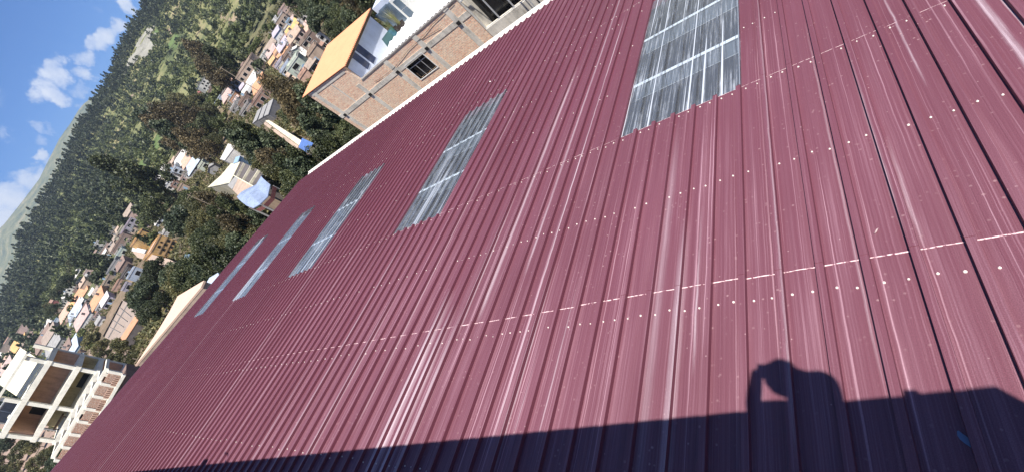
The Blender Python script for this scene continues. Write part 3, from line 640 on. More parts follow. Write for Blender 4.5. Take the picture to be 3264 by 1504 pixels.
# ------------------------------------------------------------------ near brick house beyond the eave
XB = 20.0
def W(n, z): return z
bh = empty('brick_house', 'unfinished brick house with concrete frame, barred dark window and orange lean-to roof', 'house', (XB, 18, -16))
zt = -0.3745 * XB; zp = -0.331 * XB
cy = [1.2836 * XB, 1.1264 * XB, 0.9772 * XB, 0.8392 * XB, 0.709 * XB]; yL = 1.3095 * XB; yE = 13.3
mb = MB()
wy0, wy1, wz0, wz1 = 0.8655 * XB, 0.943 * XB, -0.4358 * XB, -0.3778 * XB
mb.box(XB, XB + .2, yE, wy0, -16, zp); mb.box(XB, XB + .2, wy1, 22.1, -16, zp); mb.box(XB, XB + .2, wy0, wy1, -16, wz0); mb.box(XB, XB + .2, wy0, wy1, wz1, zp)
mb.prism([(XB, 22.1, -16), (XB, yL, -16), (XB, yL, -5.10), (XB, 22.1, -5.42)], (.2, 0, 0))
mb.build('wall', M['brick'], bh, world=True)
MB().box(XB + .201, 25.3, yL - .2, yL, -16, -5.15).build('side_wall', M['brick_x'], bh, world=True)
mb = MB(); mb.box(XB + .202, 25.3, yE, yL - .202, zt - .1, zt + .12); mb.build('floor_slab', M['concrete'], bh, world=True)
for i, y in enumerate(cy):
    MB().box(XB - .025, XB + .15, y - .17, y + .17, -16, (zp - .0 if i else -5.16)).build('column', M['concrete'], bh, world=True)
    q = MB(); q.box(XB - .10, XB - .026, y - .1, y + .1, zt - .14, zt + .04); q.build('bracket', M['black'], bh, world=True)
MB().box(XB - .022, XB + .15, yE, yL + .003, zt - .15, zt + .15).build('beam', M['concrete'], bh, world=True)
MB().box(XB - .021, XB + .15, yE, yL + .002, zt - 3.0, zt - 2.75).build('beam', M['concrete'], bh, world=True)
mb = MB(); mb.prism([(XB - .02, 22.3, -5.66), (XB - .02, yL - .2, -5.4), (XB - .02, yL - .2, -5.24), (XB - .02, 22.3, -5.5)], (.1, 0, 0)); mb.build('beam', M['concrete'], bh, world=True)
MB().box(XB - .012, XB + .1, 23.9, 24.02, zt + .13, -5.62).build('column', M['concrete'], bh, world=True)
MB().box(XB - .03, XB + .24, yE, 22.0, zp + .002, zp + .07).build('coping', M['concrete_dark'], bh, world=True)
q = MB(); 
for (ya, yb, za, zb) in ((wy0 - .05, wy0, wz0 - .05, wz1 + .05), (wy1, wy1 + .05, wz0 - .05, wz1 + .05), (wy0, wy1, wz0 - .05, wz0), (wy0, wy1, wz1, wz1 + .05)): q.box(XB - .03, XB + .16, ya, yb, za, zb)
wf = q.build('window', M['white'], bh, world=True)
q = MB().box(XB + .17, XB + .19, wy0 + .001, wy1 - .001, wz0 + .001, wz1 - .001).build('pane', M['glass_dark'], None); q.parent = wf
for v in q.data.vertices: v.co -= bh.location
q = MB(); q.box(XB + .05, XB + .08, wy0, wy1, wz1 - .35, wz1 - .31)
for u in (.33, .66): q.box(XB + .05, XB + .075, wy0 + (wy1 - wy0) * u - .012, wy0 + (wy1 - wy0) * u + .012, wz0, wz1 - (.352 if u > .5 else .0))
q = q.build('window_bar', M['steel'], None); q.parent = wf
for v in q.data.vertices: v.co -= bh.location
# cracks / cables hanging over the wall
q = MB(); pts = [(13.6, zp - .05), (14.6, zp - .12), (15.4, zp - .16), (16.2, zp - .28), (16.9, zp - .33), (17.8, zp - .36), (18.6, zp - .5), (19.6, zp - .62), (20.6, zp - .60), (21.4, zp - .5)]
for a, c in zip(pts[:-1], pts[1:]): q.bar((XB - .03, a[0], a[1]), (XB - .03, c[0], c[1]), 0.008, seg=5)
q.bar((XB - .03, 16.9, zp - .32), (XB - .03, 15.2, zp - .55), 0.007, seg=5); q.build('cable', M['black'], bh, world=True)
# orange lean-to roof, low eave with scalloped sheet ends on the right
om = paint(srgb(210, 146, 108)[:3], 0.75, 0.05, 1.2, bump=0.05)
A = Vector((XB - .09, 26.65, -4.98)); Bq = Vector((XB - .07, 21.78, -5.36)); Cq = Vector((25.25, 21.78, -5.36)); Dq = Vector((25.0, 26.75, -4.98))
q = MB(); ns = 70; Vt = []
for i in range(ns + 1):
    u = i / ns; h = 0.02 * math.cos(u * ns * math.pi)
    p0 = A.lerp(Dq, u); p1 = Bq.lerp(Cq, u); Vt += [p0 + Vector((0, 0, h)), p1 + Vector((0, 0, h)), p0 + Vector((0, 0, h - .03)), p1 + Vector((0, 0, h - .03))]
fs = []
for i in range(ns):
    a = 4 * i; fs += [(a, a + 1, a + 5, a + 4), (a + 2, a + 6, a + 7, a + 3), (a + 1, a + 3, a + 7, a + 5), (a, a + 4, a + 6, a + 2)]
fs += [(0, 2, 3, 1), (4 * ns, 4 * ns + 1, 4 * ns + 3, 4 * ns + 2)]
q.add(Vt, fs); rf = q.build('roof', om, bh, world=True)
q = MB()
for i in range(34):
    c = Bq.lerp(Cq, (i + .5) / 34) + Vector((0, -.012, .02)); q.bar(c + Vector((0, 0, -.02)), c + Vector((0, 0, .02)), .022, seg=6)
o = q.build('edge_bolt', paint(srgb(120, 84, 66)[:3]), None); o.parent = rf
for v in o.data.vertices: v.co -= bh.location
MB().prism([Bq + Vector((.1, .03, -.06)), Cq + Vector((0, .03, -.06)), Cq + Vector((0, .12, -.06)), Bq + Vector((.1, .12, -.06))], (0, 0, -.12)).build('fascia', M['wood'], bh, world=True)
# penthouse wall facing the terrace, navy windows
YW = 22.1; zf = zt + .121
mb = MB().box(XB + .24, 25.0, YW, YW + .15, zf, -5.5); mb.build('terrace_wall', M['white_blue'], bh, world=True)
zc_ = lambda a, c: on_y(960 + .2022 * a, .2022 * c, YW - .03)
for Q in (((885, 675), (835, 760), (1130, 1015), (1185, 925)), ((825, 797), (780, 885), (1035, 1088), (1100, 1030))):
    C = [zc_(*q_) for q_ in Q]; xa, xb = (C[1].x + C[2].x) / 2, (C[0].x + C[3].x) / 2; za, zb = max(zf + .04, (C[2].z + C[3].z) / 2), (C[0].z + C[1].z) / 2
    MB().box(min(xa, xb), max(xa, xb), YW - .03, YW - .001, za, zb).build('window', M['glass_blue'], bh, world=True)
# terrace: white floor, low walls, stair wall, white room with grey windows
wh = M['white']
MB().box(XB + .25, 27.2, yE + .05, YW - .002, zf + .001, zf + .03).build('terrace_floor', wh, bh, world=True)
MB().box(25.3, 25.45, 20.6, YW - .003, zf + .031, -5.9).build('screen_wall', M['glass_grey'], bh, world=True)
MB().box(25.46, 29.5, 20.06, YW - .16, zf + .031, -5.5).build('back_room', M['white_blue'], bh, world=True)
MB().box(25.42, 25.458, 20.85, 21.7, -6.2, -5.85).build('window', M['glass_grey'], bh, world=True)
MB().box(24.8, 29.5, 12.4, 20.05, zf + .03, -5.72).build('side_room', wh, bh, world=True)
for za, zb in ((-6.56, -5.9), (-7.3, -6.64)): MB().box(24.76, 24.798, 19.38, 19.88, za, zb).build('window', M['glass_grey'], bh, world=True)
for ya in (17.2, 15.2): MB().box(24.76, 24.798, ya, ya + .8, -6.9, -6.0).build('window', M['glass_grey'], bh, world=True)
# white corrugated canopy along the parapet
q = MB(); n_ = 38; Vt = []
for i in range(n_ + 1):
    y = 13.2 + (19.35 - 13.2) * i / n_; h = .045 * math.cos(i * math.pi); wdt = 1.75 if i > 18 else 2.3
    wdt = 1.25 + .45 * (19.3 - y) 
    for dz in (0, -.012): Vt += [(XB + .1, y, zp + .09 + h + dz), (XB + .1 + wdt, y, zp + .16 + h + dz)]
fs = []
for i in range(n_): a = 4 * i; fs += [(a, a + 1, a + 5, a + 4), (a + 2, a + 6, a + 7, a + 3), (a, a + 4, a + 6, a + 2), (a + 1, a + 3, a + 7, a + 5)]
q.add(Vt, fs); q.build('canopy', paint(srgb(218, 216, 218)[:3], 0.5, 0.05), bh, world=True)
for y in (14.3, 16.6, 18.9): MB().box(XB + .6, XB + .65, y, y + .05, zf + .03, zp + .1).build('canopy_post', M['steel'], bh, world=True)
# pots with tall grass, green glass table
def grass_pot(loc, label, rot, hgt):
    t = empty('potted_plant', label, 'potted plant', loc, rot, 'potted plants on the white terrace')
    q = MB(); v = []; n_ = 4
    for z, r in ((0, .2), (.42, .26), (.42, .22), (.36, .21)):
        for i in range(4): a = math.pi / 4 + i * math.pi / 2; v.append((r * 1.3 * math.cos(a), r * 1.3 * math.sin(a), z))
    q.add(v, [(k * 4 + i, k * 4 + (i + 1) % 4, k * 4 + 4 + (i + 1) % 4, k * 4 + 4 + i) for k in range(3) for i in range(4)] + [(0, 1, 2, 3), (12, 13, 14, 15)]); q.build('pot', paint(srgb(58, 48, 46)[:3], .5, .1), t)
    q = MB()
    for i in range(46):
        a = random.random() * 6.28; r = random.uniform(.0, .16); l = hgt * random.uniform(.6, 1.1); b0 = Vector((r * math.cos(a), r * math.sin(a), .36)); lean = Vector((math.cos(a), math.sin(a), 0)) * random.uniform(.05, .45) * l
        sd = Vector((-math.sin(a), math.cos(a), 0)) * .012
        p1 = b0 + lean * .35 + Vector((0, 0, l * .6)); p2 = b0 + lean + Vector((0, 0, l * .95))
        q.add([b0 - sd, b0 + sd, p1 + sd, p1 - sd, p2], [(0, 1, 2, 3), (3, 2, 4)])
    q.build('leaves', leaf_mat('reed_leaves', srgb(70, 82, 44), srgb(128, 130, 84), srgb(176, 168, 120), 2.0), t)
grass_pot((24.42, 21.2, zf + .031), 'dark square pot of reedy grass, the one next to the green glass table', .3, .9)
grass_pot((24.35, 20.45, zf + .031), 'dark square pot of taller reedy grass nearer the grey windows', .1, 1.3)
tb_ = empty('glass_table', 'green glass topped table with white frame on the white terrace', 'table', (22.75, 20.35, zf + .031), math.atan2(1.69, 2.04))
MB().box(-1.25, 1.25, -.5, .5, .68, .71).build('tabletop', M['glass_green'], tb_)
for a in (-1.2, 1.16):
    for c in (-.46, .42): MB().box(a, a + .04, c, c + .04, 0, .678).build('leg', M['steel'], tb_)

# grey concrete building at the right with its big framed opening
gb = empty('concrete_building', 'raw grey concrete building with a wide metal framed window beside the brick house', 'building', (XB + 1, 11, -16))
XG = XB - .1
pw = [on_x(1400 + .2527 * a, .2527 * c, XG) for a, c in ((470, 0), (405, 190), (590, 380), (760, 240), (900, 0))]
g0, g1 = 9.6, 13.28; wz0_, wz1_ = on_x(1549, 96, XG).z, -5.15
yw0, yw1 = 10.35, on_x(1503, 48, XG).y
q = MB(); q.box(XG, XG + .25, yw1, g1, -16, -4.6); q.box(XG, XG + .25, g0, yw0, -16, -4.6); q.box(XG, XG + .25, yw0, yw1, -16, wz0_); q.box(XG, XG + .25, yw0, yw1, -4.9, -4.6)
q.box(XG + .251, XG + 6, g1 - .2, g1, -16, -4.6); q.box(XG + .251, XG + 6, g0, g0 + .2, -16, -4.6); q.box(XG + .251, XG + 6, g0 + .201, g1 - .201, -4.85, -4.601)
q.build('wall', M['concrete'], gb, world=True)
MB().box(XG + .26, XG + 5.9, g0 + .21, g1 - .21, -9.2, -9.0).build('floor', paint(srgb(150, 150, 160)[:3]), gb, world=True)
MB().box(XG + .6, XG + .62, yw0, yw1, wz0_ - .4, -4.95).build('window', M['glass_dark'], gb, world=True)
q = MB()
for k in range(4): y = yw0 + (yw1 - yw0) * k / 3; q.box(XG + .05, XG + .1, y - .03, y + .03, wz0_, -4.9)
for z in (wz0_, (wz0_ - 5) / 2, -5.0): q.box(XG + .04, XG + .11, yw0, yw1, z - .03, z + .03)
q.build('window_frame', M['steel'], gb, world=True)
# metal stair frame by it
sf = empty('metal_frame', 'thin black and silver steel frame standing against the grey concrete building', 'steel frame', (XB - 1.2, 9.4, -16))
q = MB()
for y in (8.6, 9.3, 10.0):
    q.box(XB - 1.0, XB - .95, y, y + .05, -16, -5.0)
for z in (-9.2, -8.2, -7.2, -6.2, -5.2): q.box(XB - .99, XB - .94, 8.6, 10.05, z, z + .05)
q.build('rail', M['steel'], sf, world=True)
q = MB()
for y in (8.9, 9.7): q.bar((XB - 1.05, y, -16), (XB - 1.05, y, -5.0), .025)
q.build('rod', M['black'], sf, world=True)

# ------------------------------------------------------------------ trees
def leaf_quads(C, size, jit=0.4):
    n = len(C); u = rng.normal(size=(n, 3)); u /= np.linalg.norm(u, axis=1)[:, None]
    v = np.cross(u, rng.normal(size=(n, 3))); v /= np.linalg.norm(v, axis=1)[:, None]
    s = (size * (1 + jit * rng.normal(size=n)))[:, None].clip(size * .35); t = s * 0.55
    V = np.stack([C - u * s, C - v * t + u * s * .1, C + u * s, C + v * t], 1).reshape(-1, 3)
    return V, np.arange(4 * n).reshape(-1, 4)
def crown_pts(kind, H, Rr, n):
    P = []
    if kind == 'cone':
        k = 60
        for i in range(k):
            z = rng.uniform(.12, 1) ; r = Rr * (1 - z) ** .75 * rng.uniform(.3, 1) + .04 * Rr; a = rng.uniform(0, 6.28)
            P.append((r * math.cos(a), r * math.sin(a), z * H, Rr * .26 * (1.15 - z), .5))
    elif kind == 'euc':
        k = 34
        for i in range(k):
            z = rng.uniform(.3, 1); r = Rr * math.sin(min(1, (1.05 - z) * 1.5) * 1.57) * rng.uniform(.2, 1); a = rng.uniform(0, 6.28)
            P.append((r * math.cos(a), r * math.sin(a), z * H, Rr * rng.uniform(.2, .36), 1.5))
    else:
        k = 26
        for i in range(k):
            a = rng.uniform(0, 6.28); ph = math.acos(rng.uniform(-.5, 1)); r = Rr * rng.uniform(.55, .95)
            P.append((r * math.sin(ph) * math.cos(a), r * math.sin(ph) * math.sin(a), H * .58 + H * .36 * math.cos(ph) * rng.uniform(.7, 1), Rr * rng.uniform(.24, .42), .8))
    P = np.array(P); pick = rng.integers(0, k, n); g = rng.normal(size=(n, 3)); g /= np.linalg.norm(g, axis=1)[:, None]; g *= (rng.uniform(.3, 1, n) ** .5)[:, None]
    c = P[pick, :3] + g * P[pick, 3:4] * np.stack([np.ones(n), np.ones(n), P[pick, 4]], 1)
    return c, P
LM = {'rust': leaf_mat('brownish_tree_leaves', srgb(42, 38, 24), srgb(84, 74, 48), srgb(136, 120, 84), .35),
      'dark': leaf_mat('dark_tree_leaves', srgb(26, 34, 20), srgb(56, 66, 38), srgb(106, 110, 68), .35),
      'olive': leaf_mat('olive_tree_leaves', srgb(38, 44, 24), srgb(80, 82, 46), srgb(132, 124, 80), .35),
      'grey': leaf_mat('blue_green_tree_leaves', srgb(28, 40, 30), srgb(62, 74, 52), srgb(106, 114, 82), .3),
      'hilld': leaf_mat('hill_forest_leaves', srgb(30, 40, 28), srgb(64, 74, 50), srgb(106, 112, 76), .03),
      'hilll': leaf_mat('hill_scrub_leaves', srgb(54, 64, 36), srgb(90, 100, 58), srgb(140, 142, 90), .03)}
def trunk_mb(H, Rr, P, r0, lean=0.3):
    q = MB(); top = Vector((rng.normal() * lean, rng.normal() * lean, H * .72)); mid = Vector((rng.normal() * lean * .6, rng.normal() * lean * .6, H * .36))
    q.bar((0, 0, -.6), mid, r0, r2=r0 * .72, seg=8); q.bar(mid, top, r0 * .72, r2=r0 * .3, seg=8)
    for i in rng.choice(len(P), min(11, len(P)), replace=False):
        z0 = min(P[i, 2] * .75, H * .7); b0 = Vector((0, 0, 0)).lerp(mid, 1); b0 = mid.lerp(top, max(0, min(1, (z0 - H * .36) / (H * .36))))
        q.bar(b0, P[i, :3], r0 * .3, r2=r0 * .08, seg=5)
    return q
PROTO = {}
def proto(kind, lm, H, Rr, n, leaf, key, r0=None, bark='bark'):
    c, P = crown_pts(kind, H, Rr, n); V, F = leaf_quads(c, leaf)
    cm = np_mesh('crown', V, F, [LM[lm]]); q = trunk_mb(H, Rr, P, r0 or H * .022); t = q.build('trunk', M[bark]); tm = t.data; bpy.data.objects.remove(t)
    PROTO[key] = (cm, tm, H)
proto('euc', 'dark', 11, 3.0, 8500, .165, 'e1'); proto('euc', 'rust', 11, 3.4, 8000, .165, 'e2'); proto('round', 'dark', 10, 4.2, 11000, .175, 'r1'); proto('round', 'olive', 9, 4.4, 11000, .175, 'r2')
proto('euc', 'grey', 12, 2.9, 5500, .22, 'e3'); proto('round', 'grey', 9, 4.0, 8000, .21, 'r3'); proto('round', 'olive', 5, 2.6, 4200, .15, 's1')
proto('cone', 'hilld', 11, 2.6, 620, .55, 'h1'); proto('euc', 'hilld', 10, 2.4, 560, .6, 'h2'); proto('round', 'hilll', 7, 3.2, 600, .6, 'h3'); proto('round', 'hilld', 8, 3.4, 620, .65, 'h4')
def tree(key, x, y, z, s, name, label, group, twist=0.0, hs=1.0):
    cm, tm, H = PROTO[key]; t = empty(name, label, 'tree', (x, y, z - .1), random.uniform(0, 6.28), group); t.scale = (s, s, s * hs)
    for n_, me in (('crown', cm), ('trunk', tm)): o = bpy.data.objects.new(n_, me); COL.objects.link(o); o.parent = t
    return t
# near trees: crown centre pixel, distance, kind, crown size
z5 = lambda x, y: (250 + .337 * x, 650 + .337 * y); z4 = lambda x, y: (.2949 * x, 850 + .2949 * y); z6 = lambda x, y: (450 + .32 * x, 420 + .32 * y)
z7 = lambda x, y: (550 + .295 * x, 150 + .295 * y); z8 = lambda x, y: (700 + .2696 * x, .2696 * y); z9 = lambda x, y: (.2107 * x, 950 + .2106 * y)
HL = [
 # --- upper cluster, left of the orange lean-to roof
 ('brown block with a row of black windows at the top edge of the upper cluster', z8(800, 140), 42, 30, 'pink', 'flat', 'mud', (5, 1), 210, -12),
 ('tan blank walled block beside the brown one at the top of the upper cluster', z8(905, 150), 34, 34, 'tan', 'flat', 'mud', (0, 0), 205, 8),
 ('grey terraced house with white clutter on its roof, upper cluster', z8(755, 260), 34, 30, 'tan', 'open', 'grey', (3, 1), 200, -8),
 ('white cube house at the right edge of the upper cluster', z8(1010, 235), 22, 24, 'white', 'flat', 'white', (1, 1), 190, 15),
 ('narrow blue walled house with dark windows in the upper cluster', z8(880, 300), 16, 36, 'sky', 'flat', 'grey', (1, 3), 186, 0),
 ('white house with two small windows below the blue one', z8(840, 350), 20, 24, 'white', 'flat', 'grey', (2, 1), 180, 0),
 ('ochre walled long house with a thin yellow roof edge', z8(905, 380), 46, 14, 'ochre', 'shed', 'yellow', (2, 1), 178, -10),
 ('dark red walled narrow house in the upper cluster', z8(1080, 300), 26, 16, 'red', 'shed', 'pink', (0, 0), 172, -10),
 ('salmon house with a dark doorway under the red walled one', z8(1110, 360), 30, 20, 'salmon', 'shed', 'salmon', (1, 1), 166, -10),
 ('lilac grey house with a sky blue side at the left of the upper cluster', z8(720, 440), 26, 26, 'blue', 'shed', 'lilac', (1, 1), 176, -20),
 ('long brown terrace house with a pale roof edge, middle of the upper cluster', z8(820, 450), 56, 18, 'tan', 'flat', 'mud', (4, 1), 172, -12),
 ('pinkish terrace house with three dark openings', z8(930, 470), 44, 18, 'pink', 'shed', 'tan', (3, 1), 164, -12),
 ('pale brick terrace house with white clutter on the roof', z8(740, 530), 50, 16, 'pink', 'open', 'pink', (4, 1), 166, -12),
 ('four storey brown house with big square black windows near the orange lean-to', z8(1140, 480), 34, 46, 'brown', 'flat', 'mud', (2, 3), 150, -14),
 ('brown house with two black windows just left of the four storey one', z8(1060, 540), 30, 36, 'mud', 'flat', 'tan', (1, 2), 146, -14),
 ('narrow white house with one dark window beside the orange roof tip', z8(1245, 470), 16, 34, 'white', 'flat', 'white', (1, 2), 142, -10),
 ('dusty pink low house, left end of the middle row in the upper cluster', z8(640, 600), 44, 14, 'pink', 'shed', 'mud', (3, 1), 160, -12),
 ('house of small stacked grey rooms in the middle row', z8(790, 580), 38, 16, 'mud', 'shed', 'lilac', (3, 1), 156, -12),
 ('small white house with a round pale tank at the left end of the upper cluster', z8(560, 680), 24, 24, 'white', 'flat', 'green', (2, 1), 158, 0),
 ('rose walled house with black windows beside the small white one', z8(660, 660), 34, 20, 'pink', 'shed', 'pink', (3, 1), 152, -12),
 ('house with a long bright orange roof in the upper cluster', z8(765, 660), 56, 9, 'orange', 'shed', 'orange', (0, 0), 148, -22),
 ('red tiled short roof house at the top end of the orange roof', z8(890, 560), 24, 10, 'salmon', 'shed', 'red', (1, 1), 150, -20),
 ('flat roofed brown house with a bare roof terrace below the orange roof', z8(860, 680), 44, 30, 'brown', 'flat', 'mud', (2, 1), 140, -16),
 ('white gabled shed with a sharp pale roof in the upper cluster', z8(925, 650), 22, 26, 'green', 'gabley', 'white', (0, 0), 136, -20),
 ('house with a long white roof strip running towards the orange lean-to', z8(1080, 620), 56, 10, 'tan', 'shed', 'white', (0, 0), 134, -22),
 ('beige plastered house wall with no windows beside the orange lean-to', z8(1170, 660), 34, 40, 'tan', 'flat', 'tan', (0, 0), 120, -14),
 ('lilac house with two dark framed windows', z8(740, 780), 30, 20, 'lilac', 'flat', 'white', (2, 1), 134, -20),
 ('tan house with an ochre side at the bottom left of the upper cluster', z8(680, 770), 22, 28, 'salmon', 'shed', 'ochre', (1, 1), 138, -10),
 ('white green bright walled house, lowest of the upper cluster', z8(945, 820), 46, 44, 'green', 'flat', 'white', (1, 2), 116, -18),
 ('blue grey house with black windows left of the bright green white one', z8(840, 850), 36, 34, 'blue', 'flat', 'grey', (2, 2), 120, -14),
 ('peach plastered box house partly behind the lowest tip of the orange roof', z8(1035, 920), 30, 26, 'salmon', 'flat', 'salmon', (0, 0), 96, -10),
 ('brown adobe hut between the beige house and the orange roof', z8(1130, 800), 34, 20, 'brown', 'shed', 'mud', (1, 1), 104, -10),
 # --- second cluster
 ('white grid framed unfinished house standing alone in the trees', z7(372, 410), 30, 32, 'white', 'open', 'white', (4, 3), 235, 18),
 ('brown side annex of the lone grid framed house', z7(425, 480), 20, 12, 'brown', 'flat', 'mud', (0, 0), 225, -10),
 ('red roofed hut below the lone grid framed house', z7(308, 500), 20, 6, 'salmon', 'shed', 'red', (0, 0), 225, -22),
 ('large tan block with small square windows in the second cluster', z7(855, 300), 62, 52, 'tan', 'flat', 'mud', (4, 2), 165, -20),
 ('pale pink lower block joined under the large tan block', z7(780, 370), 50, 26, 'pink', 'flat', 'tan', (0, 0), 158, -20),
 ('white house with rows of blue dark windows in the second cluster', z7(710, 440), 28, 34, 'blue', 'flat', 'white', (2, 2), 156, -10),
 ('narrow lilac house beside the white one with blue windows', z7(800, 470), 18, 26, 'pink', 'shed', 'lilac', (1, 2), 150, -20),
 ('sky blue fronted long house with a white top', z7(870, 440), 46, 14, 'sky', 'shed', 'white', (3, 1), 150, -26),
 ('rounded white water tank house at the left end of the second cluster', z7(525, 490), 14, 20, 'white', 'flat', 'cream', (0, 0), 178, 0),
 ('grey flat roofed house at the left of the second cluster', z7(590, 510), 40, 20, 'grey', 'flat', 'mud', (2, 1), 168, -14),
 ('pale blue walled house with dark windows, lowest left of the second cluster', z7(530, 590), 26, 22, 'blue', 'flat', 'grey', (3, 1), 168, 0),
 ('house with a salmon pink barrel roof in the second cluster', z7(615, 560), 38, 10, 'salmon', 'shed', 'pink', (1, 1), 158, -24),
 ('orange brown walled house right of the salmon roof', z7(680, 560), 26, 22, 'orange', 'open', 'brick', (2, 1), 152, -14),
 ('white clutter topped house below the orange brown one', z7(690, 640), 34, 16, 'white', 'open', 'white', (3, 1), 148, -10),
 ('long thin white roofed house pointing down to the metal roofs', z7(860, 540), 60, 9, 'tan', 'shed', 'white', (0, 0), 140, -30),
 ('brown yard house with an orange stripe of roof', z7(960, 470), 46, 12, 'brown', 'shed', 'orange', (1, 1), 136, -26),
 ('tan yard wall house with dark gaps near the trees', z7(980, 570), 52, 30, 'brick', 'flat', 'mud', (3, 1), 128, -16),
 ('plum brown house with a dark open front in the second cluster', z7(800, 600), 36, 24, 'brown', 'flat', 'tan', (1, 1), 140, -16),
 ('grey stepped house with a pale band below the white clutter', z7(810, 690), 40, 18, 'grey', 'flat', 'mud', (2, 1), 132, -16),
 # --- blue and white group above the hall
 ('pale blue two storey house with four black windows', z6(350, 430), 40, 26, 'blue', 'flat', 'white', (2, 2), 190, -18),
 ('white house with a row of small dark windows under the pale blue one', z6(320, 510), 40, 22, 'white', 'flat', 'blue', (4, 1), 180, -10),
 ('brown roofed house at the top of the blue and white group', z6(400, 240), 34, 18, 'mud', 'flat', 'brown', (1, 1), 205, -14),
 ('long house with a black shadow gap and pale pink roof strips', z6(435, 330), 56, 12, 'pink', 'shed', 'white', (0, 0), 190, -28),
 ('red brown long house right of the black gap', z6(495, 320), 46, 14, 'brick', 'shed', 'salmon', (2, 1), 184, -26),
 ('grey blue long roofed house beside the red brown one', z6(545, 370), 50, 8, 'grey', 'shed', 'blue', (1, 1), 178, -26),
 ('white low house left of the pale blue two storey one', z6(235, 440), 34, 14, 'white', 'shed', 'white', (3, 1), 195, -20),
 ('small lavender house with a dark door at the left end of the group', z6(180, 480), 20, 18, 'lilac', 'flat', 'grey', (1, 1), 195, 0),
 ('tan stone hut at the right end of the white row', z6(425, 570), 22, 20, 'tan', 'flat', 'mud', (0, 0), 165, 0),
 ('green white house with framed windows left of the hall', z6(640, 350), 26, 24, 'green', 'flat', 'white', (1, 1), 140, -12),
 ('grey sharp edged shed next to the green white house', z6(735, 390), 24, 24, 'grey', 'gabley', 'grey', (0, 0), 120, -20),
 ('white hut almost hidden in the trees below the blue and white group', z6(120, 680), 14, 14, 'white', 'flat', 'white', (0, 0), 180, 0),
 ('white hut right of the hidden one, its roof pale pink', z6(185, 680), 14, 8, 'white', 'shed', 'pink', (0, 0), 175, -20),
 # --- round the yellow house
 ('brown shed roofed house above the yellow building', z5(525, 110), 36, 26, 'pink', 'shed', 'mud', (0, 0), 190, -18),
 ('pink grey house with four black windows left of the yellow building', z5(500, 215), 46, 24, 'lilac', 'flat', 'pink', (3, 2), 180, 10),
 ('cream two storey house left of the pink grey one', z5(420, 280), 40, 22, 'cream', 'flat', 'mud', (2, 1), 176, 6),
 ('brown terraced roofs house in front of the cream one', z5(420, 380), 56, 26, 'brown', 'flat', 'mud', (2, 1), 162, -14),
 ('white house with square openings at the far left of the yellow building', z5(215, 385), 20, 28, 'white', 'flat', 'white', (2, 2), 178, 8),
 ('dusty pink flat house with white sill clutter', z5(270, 430), 36, 22, 'pink', 'open', 'white', (2, 1), 165, -8),
 ('small white roof house by the trees right of the brown shed roof', z5(770, 180), 22, 12, 'blue', 'shed', 'white', (1, 1), 170, -24),
 ('pinkish low house left of the small white roof', z5(680, 190), 28, 12, 'pink', 'shed', 'pink', (1, 1), 172, -20),
 ('white house with one black window above the yellow building', z5(855, 290), 36, 26, 'white', 'flat', 'white', (2, 1), 150, 14),
 ('small green white house with a grey door left of the beige terrace', z5(420, 480), 34, 22, 'green', 'flat', 'blue', (2, 1), 140, -12),
 ('grey blue roofed compound with white pipes', z5(360, 610), 44, 28, 'grey', 'flat', 'grey', (1, 1), 118, -18),
 ('brown strip roofed house in the middle of the grey compound', z5(450, 600), 34, 26, 'brown', 'shed', 'brown', (0, 0), 112, -24),
 ('dark grey yard building under the brown strip roof', z5(470, 660), 36, 20, 'dark', 'flat', 'grey', (1, 1), 106, -18),
 ('tan house with one small black window at the foot of the grey compound', z5(290, 745), 44, 22, 'tan', 'flat', 'cream', (1, 1), 108, 12),
 ('peach house with a brown side wall beside the tan one', z5(400, 765), 32, 20, 'salmon', 'flat', 'tan', (0, 0), 104, 12),
 ('white house with angled walls at the edge of the trees below the yellow building', z5(560, 660), 34, 30, 'blue', 'flat', 'white', (1, 1), 100, 10),
 ('little blue framed white house right of the peach one', z5(480, 780), 24, 20, 'lilac', 'flat', 'white', (1, 1), 100, 12),
 # --- lower left quarter
 ('tan shed roofed house with a blank front above the orange roofs', z4(945, 200), 26, 26, 'tan', 'shed', 'tan', (0, 0), 150, -24, ),
 ('house with a long thin orange roof, uppermost of the orange roofs', z4(900, 350), 60, 9, 'orange', 'shed', 'orange', (1, 1), 138, -28),
 ('golden walled house half way along the orange roofs', z4(830, 440), 46, 10, 'ochre', 'shed', 'yellow', (2, 1), 132, -28),
 ('pale orange roofed house at the lower end of the orange roofs', z4(740, 540), 50, 12, 'salmon', 'shed', 'salmon', (1, 1), 126, -28),
 ('long blue roofed shed below the orange roofs', z4(840, 540), 56, 9, 'sky', 'shed', 'blue', (0, 0), 118, -30),
 ('cream pink sheet roofed hall beside the dark round tree', z4(930, 610), 58, 16, 'white', 'shed', 'pink', (0, 0), 108, -26),
 ('house with an orange end roof and a black shaded yard', z4(1090, 400), 52, 14, 'orange', 'shed', 'orange', (0, 0), 112, -28),
 ('lilac white small roofs house beside the black yard', z4(1180, 390), 34, 20, 'lilac', 'shed', 'white', (2, 1), 108, -24),
 ('brown maroon low roofed house left of the orange end roof', z4(1040, 440), 40, 14, 'brick', 'shed', 'brown', (0, 0), 114, -26),
 ('green grey shed with a white corner beside the cream pink hall', z4(1000, 500), 26, 20, 'green', 'flat', 'grey', (0, 0), 106, -20),
 ('white sheet roof kiosk near the road bend', z4(1100, 600), 22, 16, 'white', 'shed', 'grey', (0, 0), 100, -20),
 ('navy blue walled garage left of the long blue roofed shed', z4(640, 600), 22, 24, 'blue', 'flat', 'sky', (1, 1), 122, -18),
 ('white pipes and pale roofs house left of the navy garage', z4(560, 620), 40, 10, 'lilac', 'shed', 'white', (1, 1), 128, -26),
 ('ochre brown small house at the top of the pale roofs', z4(660, 500), 22, 22, 'tan', 'flat', 'salmon', (1, 1), 134, -10),
